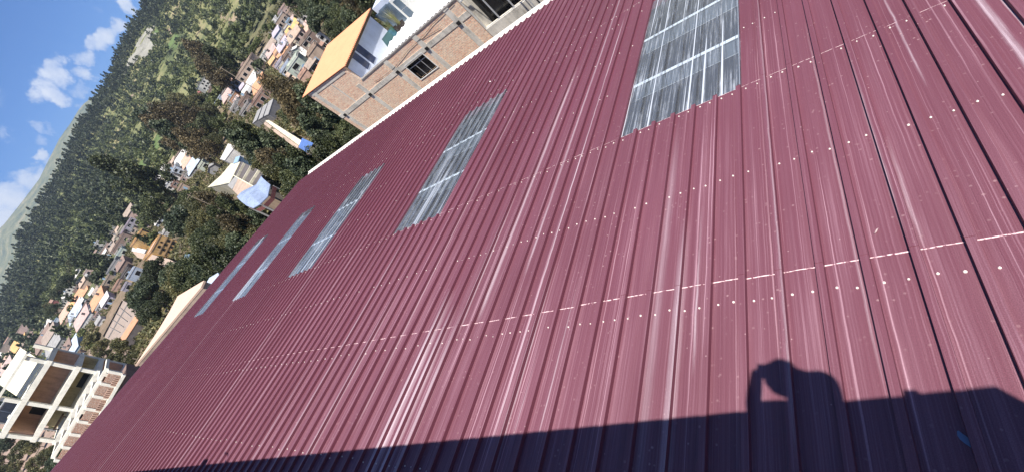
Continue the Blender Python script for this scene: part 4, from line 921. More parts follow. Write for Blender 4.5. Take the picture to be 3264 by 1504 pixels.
 ('large dusty pink flat house left of the little white walls', z9(380, 480), 46, 30, 'pink', 'flat', 'mud', (0, 0), 150, -18),
 ('grey pink low house in the rubble slope', z9(480, 560), 40, 22, 'pink', 'open', 'brick', (2, 1), 140, -16),
 ('grey slab roofed house at the left edge with a white rim', z9(150, 720), 44, 30, 'mud', 'flat', 'grey', (1, 1), 130, -16),
 ('house with a long narrow golden roof in the lower left', z9(300, 770), 66, 9, 'ochre', 'shed', 'yellow', (0, 0), 118, -34),
 ('thin white terrace house at the left edge', z9(80, 880), 46, 10, 'white', 'shed', 'white', (0, 0), 118, -30),
 ('orange brown roofed hut touching the left edge', z9(110, 1000), 40, 10, 'orange', 'shed', 'salmon', (0, 0), 112, -30),
 ('brown long roofed house with a black slot beneath', z9(700, 720), 66, 16, 'brown', 'shed', 'brown', (0, 0), 116, -32),
 ('mauve brown roofed house with a row of white posts', z9(800, 640), 56, 18, 'pink', 'shed', 'mud', (3, 1), 112, -28),
 ('slate roofed long house with a yellow gutter line', z9(880, 790), 62, 22, 'grey', 'shed', 'grey', (0, 0), 104, -28),
 ('brown roofed house between two thin white roof edges', z9(1060, 830), 46, 20, 'brick', 'shed', 'brown', (0, 0), 98, -28),
 ('pale blue roofed porch house just above the white frame building', z9(1110, 880), 62, 9, 'sky', 'shed', 'blue', (0, 0), 92, -34),
 ('turquoise awning hut left of the white frame building', z9(550, 950), 18, 16, 'white', 'shed', 'sky', (0, 0), 108, -10),
 ('cluttered white shack in front of the slate roofed house', z9(740, 850), 34, 18, 'white', 'open', 'pink', (2, 1), 104, -14),
 ('tan pink walled house with a dark crack, left of the white frame', z9(190, 1130), 60, 34, 'mud', 'shed', 'pink', (0, 0), 105, -22),
 ('white walled house with thin columns high on the far left slope', z4(850, 100), 40, 9, 'white', 'shed', 'white', (2, 1), 190, -30),
 ('pinkish small house with a white gable beside the thin columns house', z4(960, 60), 20, 18, 'pink', 'flat', 'white', (1, 1), 180, -18),
 ('white stacked shacks on the slope left of the tan shed roofed house', z4(770, 260), 30, 22, 'white', 'open', 'white', (3, 2), 165, -16),
 ('grey stacked shacks below the white stacked ones', z4(740, 320), 26, 14, 'grey', 'shed', 'white', (2, 1), 158, -16),
 ('faded red ruin wall left of the orange roofs', z4(590, 400), 26, 16, 'red', 'shed', 'brick', (0, 0), 165, -10),
]
TINY = [('white', 'pink', (78, 872), 'highest of the tiny houses on the far left slope'), ('pink', 'white', (66, 905), 'tiny pink house just below the highest one on the far left slope'), ('white', 'tan', (110, 900), 'tiny white house with tan roof among pale green bushes far left'),
 ('cream', 'mud', (132, 860), 'tiny cream house at the top of the pale bushes'), ('white', 'white', (52, 935), 'tiny all white house near the ridge trees far left'), ('tan', 'salmon', (92, 950), 'tiny tan house with salmon roof in mid slope far left'), ('green', 'white', (60, 978), 'tiny greenish house with white roof, left slope'),
 ('white', 'grey', (40, 995), 'tiny white house with a grey roof low on the left slope'), ('grey', 'white', (110, 1000), 'tiny grey house with white roof above the stacked white shacks'), ('pink', 'tan', (30, 1010), 'tiny pink house with tan roof near the left edge'), ('salmon', 'red', (95, 885), 'tiny salmon house with red roof between the pale bushes'),
 ('white', 'blue', (150, 1010), 'tiny white house with blue roof beside the yellow green bush'), ('white', 'salmon', (192, 560), 'tiny white house with salmon roof in the dark ridge forest'), ('blue', 'white', (486, 190), 'tiny pale blue hut under the grey rock face'), ('salmon', 'pink', (490, 205), 'tiny pink hut under the grey rock face'),
 ('white', 'sky', (478, 200), 'tiny white hut with sky blue roof under the grey rock face'), ('white', 'white', (370, 318), 'tiny white hut in a clearing of the upper slope'), ('cream', 'tan', (700, 345), 'tiny cream hut in the trees beside the second cluster'), ('white', 'tan', (745, 40), 'tiny white hut on the bare path high on the hill'),
 ('tan', 'white', (770, 60), 'tiny tan hut on the bare path high on the hill'), ('white', 'pink', (1008, 22), 'white hut among the trees above the orange lean-to roof'), ('salmon', 'salmon', (1022, 38), 'salmon hut among the trees above the orange lean-to roof'), ('white', 'blue', (1105, 15), 'blue roofed white hut in the trees at the top edge'),
 ('green', 'white', (1130, 32), 'white domed hut in the trees right above the orange lean-to roof'), ('white', 'white', (1050, 52), 'small white hut deepest in the trees above the orange roof'), ('cream', 'cream', (1195, 6), 'cream hut at the top edge left of the white terrace')]
FILLS = [('upper cluster left of the orange lean-to', [(845, 200), (880, 60), (930, 30), (1000, 90), (1035, 150), (985, 260), (930, 250), (880, 200)], 30, (16, 30), (14, 24), 10),
 ('second cluster by the large tan block', [(690, 290), (790, 200), (840, 240), (860, 300), (830, 350), (790, 360), (730, 345)], 24, (16, 32), (14, 24), 10),
 ('blue and white group above the cream hall', [(500, 585), (560, 500), (610, 490), (650, 530), (600, 570), (540, 605)], 14, (15, 28), (12, 20), 12),
 ('group left of the yellow building', [(320, 780), (400, 690), (440, 700), (430, 760), (400, 820), (350, 850), (310, 820)], 18, (16, 30), (14, 24), 10),
 ('strip running down to the grey compound', [(180, 990), (250, 880), (330, 880), (340, 960), (300, 1040), (200, 1040)], 26, (16, 32), (12, 22), 11),
 ('slope above the white frame building', [(20, 1100), (60, 1020), (140, 1040), (240, 1060), (280, 1130), (160, 1180), (60, 1160)], 28, (18, 36), (12, 22), 11),
 ('far left hillside among pale bushes', [(30, 1000), (50, 900), (90, 840), (150, 850), (130, 920), (100, 1010)], 22, (10, 17), (8, 13), 10),
 ('trees right above the orange lean-to roof', [(960, 20), (1130, -10), (1150, 20), (1060, 70), (1010, 110)], 8, (10, 18), (9, 14), 18)]
FH = []; acc_ = [(e[1][0], e[1][1], min(e[2], 40) * .3) for e in HL]; rf_rng = random.Random(5); used_ = {}
for nm_, poly, n_, wr, hr, sp in FILLS:
    xs = [p[0] for p in poly]; ys = [p[1] for p in poly]; got = 0; tr = 0; L_ = []
    while got < n_ and tr < 3000:
        tr += 1; x = rf_rng.uniform(min(xs), max(xs)); y = rf_rng.uniform(min(ys), max(ys))
        if not inpoly(x, y, poly) or any((x - a) ** 2 + (y - c) ** 2 < max(sp * .8, r) ** 2 for a, c, r in acc_): continue
        acc_.append((x, y, sp)); got += 1
        L_.append((x, y, rf_rng.uniform(*wr), rf_rng.uniform(*hr), rf_rng.choice(['white', 'pink', 'tan', 'brown', 'mud', 'cream', 'brick', 'grey', 'white', 'mud', 'tan']), rf_rng.choice(['flat', 'flat', 'shed', 'open']), rf_rng.choice(['mud', 'grey', 'brown', 'tan', 'white', 'pink', 'brick'])))
    L_.sort()
    for x, y, w_, h_, wl_, rf_, rc_ in L_:
        key = (nm_, wl_, rf_); used_[key] = used_.get(key, 0) + 1
        FH.append((['first', 'second', 'third', 'fourth', 'fifth', 'sixth', 'seventh', 'eighth', 'ninth'][min(8, used_[key] - 1)] + ' ' + {'white': 'white', 'pink': 'pinkish', 'tan': 'tan', 'brown': 'brown', 'mud': 'earth coloured', 'cream': 'cream', 'brick': 'brick', 'grey': 'grey'}[wl_] + {'flat': ' flat roofed house', 'shed': ' sloping roofed house', 'open': ' unfinished house'}[rf_] + ' from left, ' + nm_.replace('upper cluster left of', 'cluster by'), (x, y), w_, h_, wl_, rf_, rc_, (rf_rng.choice([1, 2, 3]), 1 if h_ < 17 else 2), None, rf_rng.uniform(-22, -4)))
MASS = [
 ('behind and left of the brick house', [(680, 190), (765, 200), (850, 330), (905, 250), (1000, 290), (1150, 430), (1100, 520), (960, 600), (880, 480), (800, 400), (730, 330)], ['e1', 'e2', 'e3', 'e1', 'r1'], 36, 96),
 ('between the cream hall and the second house cluster', [(560, 340), (660, 330), (750, 400), (780, 440), (840, 480), (760, 500), (700, 480), (640, 500), (560, 480), (540, 420)], ['e1', 'r1', 'e3', 'r2', 'e2'], 38, 88),
 ('between the curved silver roof and the maroon roof eave', [(780, 450), (860, 470), (930, 560), (990, 590), (940, 650), (900, 680), (870, 600), (840, 540), (780, 500)], ['r2', 'r1', 'r3', 'e2', 'r2'], 38, 110),
 ('between the curved silver roof and the yellow building', [(470, 600), (560, 600), (600, 580), (680, 620), (740, 650), (850, 690), (840, 760), (700, 890), (650, 880), (600, 760), (540, 700), (480, 680)], ['r1', 'r2', 'e1', 'r3', 'e2', 'r2'], 38, 108),
 ('below the yellow building beside the beige sheet roof', [(440, 870), (560, 865), (640, 860), (690, 860), (600, 950), (545, 950), (500, 1010), (470, 1080), (430, 1070), (420, 960)], ['r1', 'r2', 'r1', 'r3'], 38, 108),
 ('above the orange lean-to roof', [(930, -30), (1200, -40), (1150, 60), (1070, 140), (1020, 160), (1000, 110), (960, 60)], ['r1', 'e1', 'r3', 'e2', 'e3'], 34, 90),
 ('in the bushes above the white frame building', [(300, 1080), (420, 1110), (440, 1150), (380, 1200), (330, 1140)], ['s1', 's1', 'r2'], 40, 70),
 ('on the bank below the white frame building', [(-20, 1400), (120, 1410), (230, 1450), (180, 1540), (-20, 1540)], ['s1', 'r3', 's1'], 40, 70),
 ('among the low roofs at the lower left', [(150, 1050), (240, 1040), (270, 1080), (200, 1110), (60, 1200), (80, 1150)], ['r1', 's1', 'r2'], 40, 84),
 ('beside the flat roofs left of the tan shed roofs', [(250, 830), (330, 820), (310, 890), (170, 1010), (140, 990)], ['r1', 's1', 'r2'], 34, 52),
]
KEEPOUT = [(716, 556, 62), (690, 590, 40), (775, 550, 45), (790, 590, 30), (827, 622, 62), (735, 480, 34), (900, 420, 34), (945, 452, 34), (860, 398, 24), (975, 465, 28), (528, 785, 60), (468, 757, 45), (600, 805, 20), (840, 355, 40), (372, 1020, 62), (413, 1050, 36), (560, 940, 24)]
NEAR = []
for lm, poly, kinds, sp, size in MASS:
    xs = [p[0] for p in poly]; ys = [p[1] for p in poly]; got = []
    for _ in range(2600):
        x = random.uniform(min(xs), max(xs)); y = random.uniform(min(ys), max(ys))
        if inpoly(x, y, poly) and all((x - a) ** 2 + (y - c) ** 2 > (sp * .92) ** 2 for a, c in got) and all((x - a) ** 2 + (y - c) ** 2 > r * r for a, c, r in KEEPOUT): got.append((x, y))
    for x, y in got: NEAR.append((x, y, random.choice(kinds), size * random.uniform(.75, 1.15), lm))
KR = {'e1': 3.0, 'e2': 3.4, 'e3': 2.9, 'r1': 4.2, 'r2': 4.4, 'r3': 4.0, 's1': 2.6}
KN = {'e1': ('eucalyptus_tree', 'tall narrow dark green tree'), 'e2': ('eucalyptus_tree', 'tall loose brownish tree'), 'e3': ('eucalyptus_tree', 'tall narrow blue-green tree'), 'r1': ('broadleaf_tree', 'dense round dark tree'), 'r2': ('broadleaf_tree', 'broad olive tree'), 'r3': ('broadleaf_tree', 'round grey-green tree'), 's1': ('shrub_tree', 'small bushy olive tree')}
def frame_at(px, py, D):
    p = at(px, py, D); th = math.atan2(p.y, p.x); e = 1e-3; c = Vector((px, py))
    right = Vector((math.sin(th), -math.cos(th), 0)); kx = (proj(p + right * e * D) - c).length / (e * D); kz = (proj(p + Vector((0, 0, e * D))) - c).length / (e * D)
    return p, th, kx, kz          # pixels per metre across and up
def front_D(px, py, h):            # distance where the foot of something centred on this pixel meets the ground
    for D in [32 * 1.02 ** i for i in range(174)]:
        p, th, kx, kz = frame_at(px, py, D)
        if p.z - h / 2 / kz <= ground(p.x, p.y, False): return D
    return 1000
RECT = []
for e in HL: (px, py), w_, h_ = e[1], e[2], e[3]; RECT.append((px, py, w_ / 2, h_ / 2, front_D(px, py, h_)))
for e in FH:
    if 'above the orange' not in e[0]: RECT.append((e[1][0], e[1][1], e[2] * .3, e[3] * .3, front_D(e[1][0], e[1][1], e[3])))
for wl_, rc_, (px, py), lab in TINY:
    if px < 950: RECT.append((px, py, 6, 5, front_D(px, py, 8)))
for px, py, r in KEEPOUT: RECT.append((px, py, r * .95, r * .95, 170))
def blocks(px, py, r, D):
    for x, y, a, c, Dh in RECT:
        q_ = max(a, c)
        if D < Dh + 4 and (px - x) ** 2 + (py - y) ** 2 < (q_ * .75 + r * .5) ** 2: return True
    return False
ORD = ['first', 'second', 'third', 'fourth', 'fifth', 'sixth', 'seventh', 'eighth', 'ninth', 'tenth', 'eleventh', 'twelfth', 'thirteenth', 'fourteenth', 'fifteenth']
cnt = {}
for (px, py, k, size, lm) in sorted(NEAR, key=lambda q: q[0]):
    key = (k, lm); cnt[key] = cnt.get(key, 0) + 1; Hk = PROTO[k][2]; D = front_D(px, py, 1.1 * Hk / (2 * KR[k]) * size)
    p, th, kx, kz = frame_at(px, py, D); s = size / kx / (2 * KR[k]); g = ground(p.x, p.y)
    if any(blocks(*proj((p.x, p.y, g + Hk * s * q_)), size * f_, D) for q_, f_ in ((.4, .3), (.65, .5), (.92, .3))): cnt[key] -= 1; continue
    lab = ORD[min(14, cnt[key] - 1)] + ' ' + KN[k][1] + ' from the left ' + lm
    tree(k, p.x, p.y, g, s, KN[k][0], ' '.join(lab.split()[:16]), 'trees ' + lm, hs=random.uniform(.9, 1.15))

# hillside forest: individual trees nearest, one stuff mesh for the rest
cand = []
tries = 0
while len(cand) < 7600 and tries < 60000:
    tries += 1
    az = random.uniform(42, 98); d = math.sqrt(random.uniform(235 ** 2, 1030 ** 2))
    x, y = d * math.cos(R(az)), d * math.sin(R(az))
    c = noise.noise(Vector((x * .012, y * .012, 2))) + .6 * noise.noise(Vector((x * .035, y * .035, 7)))
    u = (d - 300) / 700
    dens = .60 + .85 * c + (.7 if u > .80 else 0) + (.28 if az > 67 else 0)
    if random.random() > dens: continue
    if d < 330 and random.random() < .45: continue
    if on_patch(x, y): continue
    cand.append((d, x, y, az, c, u))
cand.sort()
V4 = []; F4 = []; MI4 = []; nb = 0; ni = 0
hk = {}
for (d, x, y, az, c, u) in cand:
    top = u > .82 or (az > 68 and c > .12)
    k = ('h1' if random.random() < .55 else 'h2') if top else random.choice(['h3', 'h3', 'h3', 'h4', 'h2'])
    s = random.uniform(.6, 1.3) * (1.1 if top else .82); z = ground(x, y)
    pp = proj((x, y, z + 4)); 
    if d < 700 and pp.x < 1350 and blocks(pp.x, pp.y, 6000 / d, d): continue
    if ni < 215 and -20 < pp.x < 1300 and -20 < pp.y < 1500:
        ni += 1; nm = {'h1': 'conifer_tree', 'h2': 'eucalyptus_tree', 'h3': 'scrub_tree', 'h4': 'broadleaf_tree'}[k]
        ll = {'h1': 'small distant conical tree on the lower hillside', 'h2': 'small distant narrow tree on the lower hillside', 'h3': 'small distant light green scrubby tree on the lower hillside', 'h4': 'small distant round dark tree on the lower hillside'}[k]
        tree(k, x, y, z, s, nm, ll, 'small distant trees on the lower hillside: ' + nm.replace('_', ' ') + 's'); continue
    key = (k, random.randrange(6))
    if key not in hk:
        kk = {'h1': 'cone', 'h2': 'euc', 'h3': 'round', 'h4': 'round'}[k]; H, Rr = {'h1': (11, 2.6), 'h2': (10, 2.4), 'h3': (7, 3.2), 'h4': (8, 3.4)}[k]
        cc, P = crown_pts(kk, H, Rr, 105); hk[key] = leaf_quads(cc, .95 if k != 'h1' else .85)[0]
    a = random.uniform(0, 6.28); ca, sa = math.cos(a), math.sin(a); q = hk[key] * s
    q = np.stack([q[:, 0] * ca - q[:, 1] * sa + x, q[:, 0] * sa + q[:, 1] * ca + y, q[:, 2] * random.uniform(.85, 1.2) + z], 1)
    V4.append(q); F4.append(np.arange(len(q)).reshape(-1, 4) + nb); MI4.append(np.full(len(q) // 4, 1 if k == 'h3' else 0)); nb += len(q)
me = np_mesh('hill_forest', np.concatenate(V4), np.concatenate(F4), [LM['hilld'], LM['hilll']], np.concatenate(MI4))
o = bpy.data.objects.new('hill_forest', me); COL.objects.link(o); props(o, 'dark and light green trees covering the hillside up to the ridge', 'forest', kind='stuff')
n = 11000; az = np.radians(rng.uniform(40, 99, n)); d = np.sqrt(rng.uniform(300 ** 2, 1000 ** 2, n)); Vs = []; Fs = []; nb = 0
for i in range(n):
    x, y = d[i] * math.cos(az[i]), d[i] * math.sin(az[i])
    if on_patch(x, y) or noise.noise(Vector((x * .02, y * .02, 11))) < -.22: continue
    r = random.uniform(1.0, 2.8); k = 16; g = rng.normal(size=(k, 3)); g /= np.linalg.norm(g, axis=1)[:, None]; g[:, 2] = abs(g[:, 2]) * .8
    v, f = leaf_quads(g * r * rng.uniform(.5, 1, (k, 1)) + np.array([x, y, ground(x, y)]), .9); Vs.append(v); Fs.append(f + nb); nb += len(v)
me = np_mesh('hill_scrub', np.concatenate(Vs), np.concatenate(Fs), [LM['hilll']])
o = bpy.data.objects.new('hill_scrub', me); COL.objects.link(o); props(o, 'patchy light green scrub covering the open hillside between the trees', 'scrub', kind='stuff')
# low scrub and weeds between houses
n = 12000; az = np.radians(rng.uniform(36, 100, n)); d = np.sqrt(rng.uniform(32 ** 2, 330 ** 2, n)); X = d * np.cos(az); Y = d * np.sin(az)
keep = [i for i in range(n) if noise.noise(Vector((X[i] * .03, Y[i] * .03, 4))) > -.28 and not on_patch(X[i], Y[i])]
Vs = []; Fs = []; nb = 0
for i in keep:
    r = random.uniform(.4, 1.7); k = 22; g = rng.normal(size=(k, 3)); g /= np.linalg.norm(g, axis=1)[:, None]; g[:, 2] = abs(g[:, 2]) * .8
    v, f = leaf_quads(g * r * rng.uniform(.5, 1, (k, 1)) + np.array([X[i], Y[i], ground(X[i], Y[i])]), .34); Vs.append(v); Fs.append(f + nb); nb += len(v)
me = np_mesh('scrub', np.concatenate(Vs), np.concatenate(Fs), [LM['olive']])
o = bpy.data.objects.new('scrub', me); COL.objects.link(o); props(o, 'low green scrub and weeds growing between the houses', 'scrub', kind='stuff')
# ------------------------------------------------------------------ houses
WC = {'white': (222, 218, 212), 'blue': (186, 198, 214), 'pink': (198, 170, 162), 'salmon': (210, 172, 150), 'tan': (188, 164, 144), 'brown': (142, 118, 106), 'brick': (158, 122, 106), 'grey': (160, 158, 156), 'cream': (224, 216, 190),
      'yellow': (222, 178, 112), 'lilac': (186, 178, 192), 'green': (198, 208, 192), 'dark': (92, 84, 82), 'orange': (212, 156, 116), 'red': (150, 84, 80), 'sky': (150, 182, 208), 'ochre': (204, 168, 116), 'mud': (166, 148, 134)}
def hm(c, rough=0.85): return paint([v * .70 + .02 for v in srgb(*WC[c])[:3]], rough, 0.17, 0.6)
def house(label, px, py, w, h, wall='white', roof='flat', rc='mud', win=(2, 1), D=None, depth=None, yaw=0, cat='house', group=None, name=None, wc='black', over=.25, rise=None):
    D = D or front_D(px, py, h); p, th, kx, kz = frame_at(px, py, D); wm = w / kx / max(.5, math.cos(R(yaw))); hm_ = h / kz
    dp = depth or wm * .8; z0 = p.z - hm_ / 2; g = min(ground(p.x, p.y), z0) - 1.2
    t = empty(name or {'house': 'house', 'shed': 'shed', 'building': 'apartment_building', 'hall': 'hall'}.get(cat, 'house'), label, cat, (p.x, p.y, z0), th - math.pi / 2 + R(yaw), group)
    a, b_ = -wm / 2, wm / 2; gz = g - z0; mw = hm(wall)
    q = MB(); q.box(a, b_, 0, dp, gz, hm_)
    rs = rise if rise is not None else {'shed': dp * .30, 'gable': dp * .22, 'gabley': wm * .22}.get(roof, 0)
    if roof == 'gable': q.prism([(a + .001, 0.001, hm_ + .001), (a + .001, dp - .001, hm_ + .001), (a + .001, dp / 2, hm_ + rs)], (wm - .002, 0, 0))
    if roof == 'gabley': q.prism([(a + .001, 0.001, hm_ + .001), (b_ - .001, 0.001, hm_ + .001), (0, 0.001, hm_ + rs)], (0, dp - .002, 0))
    if roof == 'shed': q.prism([(a + .001, 0.001, hm_ + .001), (a + .001, dp - .001, hm_ + .001), (a + .001, dp - .001, hm_ + rs)], (wm - .002, 0, 0))
    q.build('wall', mw, t)
    mr = hm(rc, .8); q = MB(); o_ = over
    if roof == 'flat':
        q.box(a - o_ * .4, b_ + o_ * .4, -o_ * .4, dp + o_ * .4, hm_ + .002, hm_ + .14)
        r = q.build('roof', mr, t); q = MB()
        for bx in ((a, b_, 0, .12), (a, b_, dp - .12, dp), (a, a + .12, .122, dp - .122), (b_ - .12, b_, .122, dp - .122)): q.box(*bx, hm_ + .141, hm_ + .5)
        q.build('parapet', mw, r)
    elif roof == 'open':
        q.box(a - .1, b_ + .1, -.1, dp + .1, hm_ + .002, hm_ + .15); r = q.build('roof', hm('grey'), t); q = MB()
        for i in range(4):
            for y in (.15, dp - .15): x = a + .15 + (wm - .3) * i / 3; MB().box(x - .12, x + .12, y - .12, y + .12, hm_ + .151, hm_ + 1.1 + .9 * (i % 2)).build('column_stub', hm('grey'), r)
    else:
        if roof == 'shed': pl = [[(a - o_, -o_, hm_ - .02), (b_ + o_, -o_, hm_ - .02), (b_ + o_, dp + o_, hm_ + rs * (1 + o_ / dp) + .05), (a - o_, dp + o_, hm_ + rs * (1 + o_ / dp) + .05)]]
        elif roof == 'gable': pl = [[(a - o_, -o_, hm_ - .03), (b_ + o_, -o_, hm_ - .03), (b_ + o_, dp / 2 - .01, hm_ + rs + .05), (a - o_, dp / 2 - .01, hm_ + rs + .05)], [(a - o_, dp + o_, hm_ - .03), (b_ + o_, dp + o_, hm_ - .03), (b_ + o_, dp / 2 + .01, hm_ + rs + .05), (a - o_, dp / 2 + .01, hm_ + rs + .05)]]
        else: pl = [[(a - o_, -o_, hm_ - .03), (-.01, -o_, hm_ + rs + .05), (-.01, dp + o_, hm_ + rs + .05), (a - o_, dp + o_, hm_ - .03)], [(b_ + o_, -o_, hm_ - .03), (.01, -o_, hm_ + rs + .05), (.01, dp + o_, hm_ + rs + .05), (b_ + o_, dp + o_, hm_ - .03)]]
        for P4 in pl: q.prism(P4, (0, 0, .08))
        if D < 140:                       # raised sheet seams on the nearer pitched roofs
            for P4 in pl:
                A_, B_, C_, D__ = [Vector(v) for v in P4]; n_ = max(3, int((B_ - A_).length / .9))
                for i in range(1, n_):
                    u = i / n_; s_ = A_.lerp(B_, u) + Vector((0, 0, .081)); e_ = D__.lerp(C_, u) + Vector((0, 0, .081)); dx = (B_ - A_).normalized() * .04
                    q.prism([s_ - dx, s_ + dx, e_ + dx, e_ - dx], (0, 0, .04))
        q.build('roof', mr, t)
    if wm > 5 and random.random() < .45:
        x = a + wm * random.uniform(.2, .8); y = dp * random.uniform(.3, .7); zt_ = hm_ + (.14 if roof in ('flat', 'open') else rs * y / dp + .05); MB().bar((x, y, zt_), (x, y, zt_ + 1.3), .55, r2=.5, seg=10).build('roof_tank', hm(random.choice(['dark', 'sky', 'grey'])), t)
    nx, nz = win; wmat = M['glass_dark'] if wc == 'black' else M[wc]
    for j in range(nz):
        for i in range(nx):
            if nx * nz > 3 and random.random() < .12: continue
            cw = wm / nx; ch = hm_ / nz; cx_ = a + cw * (i + .5) + random.uniform(-.08, .08) * cw; cz = ch * (j + .52); ww = min(cw * .28, .9); wh_ = min(ch * .26, .75)
            f = MB().box(cx_ - ww - .08, cx_ + ww + .08, -.05, -.002, cz - wh_ - .08, cz + wh_ + .08).build('window', hm('white'), t)
            MB().box(cx_ - ww, cx_ + ww, -.062, -.051, cz - wh_, cz + wh_).build('pane', wmat, f)
    if h > 18 and random.random() < .6:
        x = a + wm * random.uniform(.15, .85); MB().box(x - .45, x + .45, -.04, -.002, 0, min(2.0, hm_ * .7)).build('door', hm(random.choice(['brown', 'dark', 'sky'])), t)
    return t, wm, hm_, D
for e in HL + FH:
    (label, (px, py), w_, h_, wl_, rf_, rc_, win, D, yaw) = e[:10]
    kind = 'building' if h_ > 44 else 'house'
    if e in HL: w_ *= 1.25; h_ *= 1.25
    house(label, px, py, w_, h_, wl_, rf_, rc_, win, None, yaw=yaw, cat=kind, group=None)
# tiny houses scattered on the far slopes
for wl_, rc_, (px, py), lab in TINY:
    near = px > 980
    house(lab if len(lab.split()) > 3 else lab, px, py, random.uniform(9, 14), random.uniform(6, 9), wl_, random.choice(['shed', 'flat', 'gable']), rc_, (1, 1), None, yaw=random.uniform(-30, 20), name='hut' if 'hut' in lab else 'house', cat='hut' if 'hut' in lab else 'house')

# hall group: long cream roof, brown court, terrace, curved pale roof
def sit(px, py, D): p, th, kx, kz = frame_at(px, py, D); return p, th, kx, kz
def solid(name, label, cat, quad, D_list, thick, mat, drop=True, wallm=None, part='roof', hgt=4.5):
    """a roof plane given by its corners (pixel + distance) on walls that go down to the ground"""
    cpx = (sum(q_[0] for q_ in quad) / len(quad), sum(q_[1] for q_ in quad) / len(quad)); zc = sum(at(px, py, D).z for (px, py), D in zip(quad, D_list)) / len(quad)
    if hgt:
        for D in [32 * 1.01 ** i for i in range(300)]:
            p_ = at(*cpx, D); zc = p_.z
            if p_.z <= ground(p_.x, p_.y, False) + hgt: break
    C = [on_z(px, py, zc) for (px, py) in quad]; c = sum(C, Vector()) / len(C); g = min(ground(v.x, v.y) for v in C) - 1
    t = empty(name, label, cat, (c.x, c.y, g)); MB().prism(C, (0, 0, -thick)).build(part, mat, t, world=True)
    if drop:
        n = len(C); q = MB(); ctr = c
        V = [v * .985 + ctr * .015 + Vector((0, 0, -thick - .01)) for v in C]; V2 = [Vector((v.x, v.y, g)) for v in V]
        q.add(V + V2, [tuple(range(n)), tuple(range(n, 2 * n))[::-1]] + [(i, (i + 1) % n, n + (i + 1) % n, n + i) for i in range(n)]); q.build('wall', wallm or mat, t, world=True)
    return t, C
hm_c = hm('cream'); 
solid('hall', 'long hall with a pale cream green ribbed roof beside the brown court', 'hall', [z6(985, 300), z6(880, 510), z6(720, 545), z6(660, 555), z6(800, 430), z6(890, 320)], [118, 92, 92, 98, 122, 132], .15, hm_c)
solid('hall', 'long white roofed annex above the cream hall, half behind a dark tree', 'hall', [z6(935, 140), z6(900, 190), z6(830, 285), z6(785, 275), z6(865, 120)], [150, 140, 128, 130, 152], .15, hm('white'))
solid('shed', 'small steel blue roof at the top end of the cream hall', 'shed', [z6(985, 240), z6(965, 300), z6(915, 320), z6(940, 255)], [118, 112, 114, 120], .1, hm('sky'))
t, C = solid('court_building', 'dark brown flat roof with pale cross walls between the hall and the trees', 'building', [z6(1000, 300), z6(1250, 420), z6(1150, 560), z6(930, 440)], [112, 84, 82, 98], .2, hm('dark'))
for u in (.2, .5, .8):
    a = C[0].lerp(C[1], u); b_ = C[3].lerp(C[2], u); d_ = Vector((.12, .12, 0)); MB().prism([a - d_, a + d_, b_ + d_, b_ - d_], (0, 0, .35)).build('cross_wall', hm('cream'), t, world=True)
a = C[3]; b_ = C[2]; d_ = Vector((.15, .1, 0)); MB().prism([a - d_, a + d_, b_ + d_, b_ - d_], (0, 0, .5)).build('cross_wall', hm('cream'), t, world=True)
solid('terrace_house', 'house with a bare beige roof terrace below the brown court', 'house', [z6(965, 470), z6(1130, 545), z6(1060, 690), z6(980, 650), z6(910, 580)], [92, 80, 70, 76, 84], .2, hm('tan'))
solid('shed', 'dark walled shed with white window grid left of the beige terrace', 'shed', [z6(940, 440), z6(975, 470), z6(905, 575), z6(860, 535)], [96, 92, 86, 92], .2, hm('grey'), wallm=hm('dark'))
# curved pale roof
t = empty('curved_roof_shelter', 'open shelter with a curved pale silver blue metal roof and red edge', 'shelter', at(827, 625, 66)); t.location.z = ground(t.location.x, t.location.y)
edgeA = [at(*z6(1275, 450), 66), at(*z6(1210, 530), 66), at(*z6(1130, 560), 67), at(*z6(1050, 600), 68), at(*z6(1035, 650), 69)]
edgeB = [at(*z6(1310, 540), 60), at(*z6(1285, 660), 58), at(*z6(1210, 735), 57), at(*z6(1140, 775), 58), at(*z6(1075, 750), 60)]
q = MB(); Vt = []
for a, b_ in zip(edgeA, edgeB):
    for k in range(7):
        u = k / 6; v = a.lerp(b_, u) + Vector((0, 0, .9 * math.sin(u * math.pi) + .3)); Vt += [v, v - Vector((0, 0, .1))]
fs = []
for i in range(4):
    for k in range(6):
        a = (i * 7 + k) * 2; b2 = a + 14; fs += [(a, a + 2, b2 + 2, b2), (a + 1, b2 + 1, b2 + 3, a + 3)]
for i in range(4):
    for k in (0, 6): a = (i * 7 + k) * 2; fs.append((a, a + 14, a + 15, a + 1))
for k in range(6):
    for i in (0, 4): a = (i * 7 + k) * 2; fs.append((a, a + 1, a + 3, a + 2))
q.add(Vt, fs); q.build('roof', paint(srgb(138, 152, 178)[:3], .5, .16, .6), t, world=True, smooth=False)
q = MB()
for a, b_ in zip(edgeB[:-1], edgeB[1:]): q.prism([a + Vector((0, 0, -.02)), b_ + Vector((0, 0, -.02)), b_ + Vector((0, 0, -.5)), a + Vector((0, 0, -.5))], ray(827, 625) * -.12)
q.build('edge_beam', hm('red'), t, world=True)
for v in (edgeA[0], edgeA[2], edgeA[4], edgeB[0], edgeB[2], edgeB[4]): MB().bar((v.x, v.y, ground(v.x, v.y) - .5), (v.x, v.y, v.z - .03), .12).build('post', hm('grey'), t, world=True)
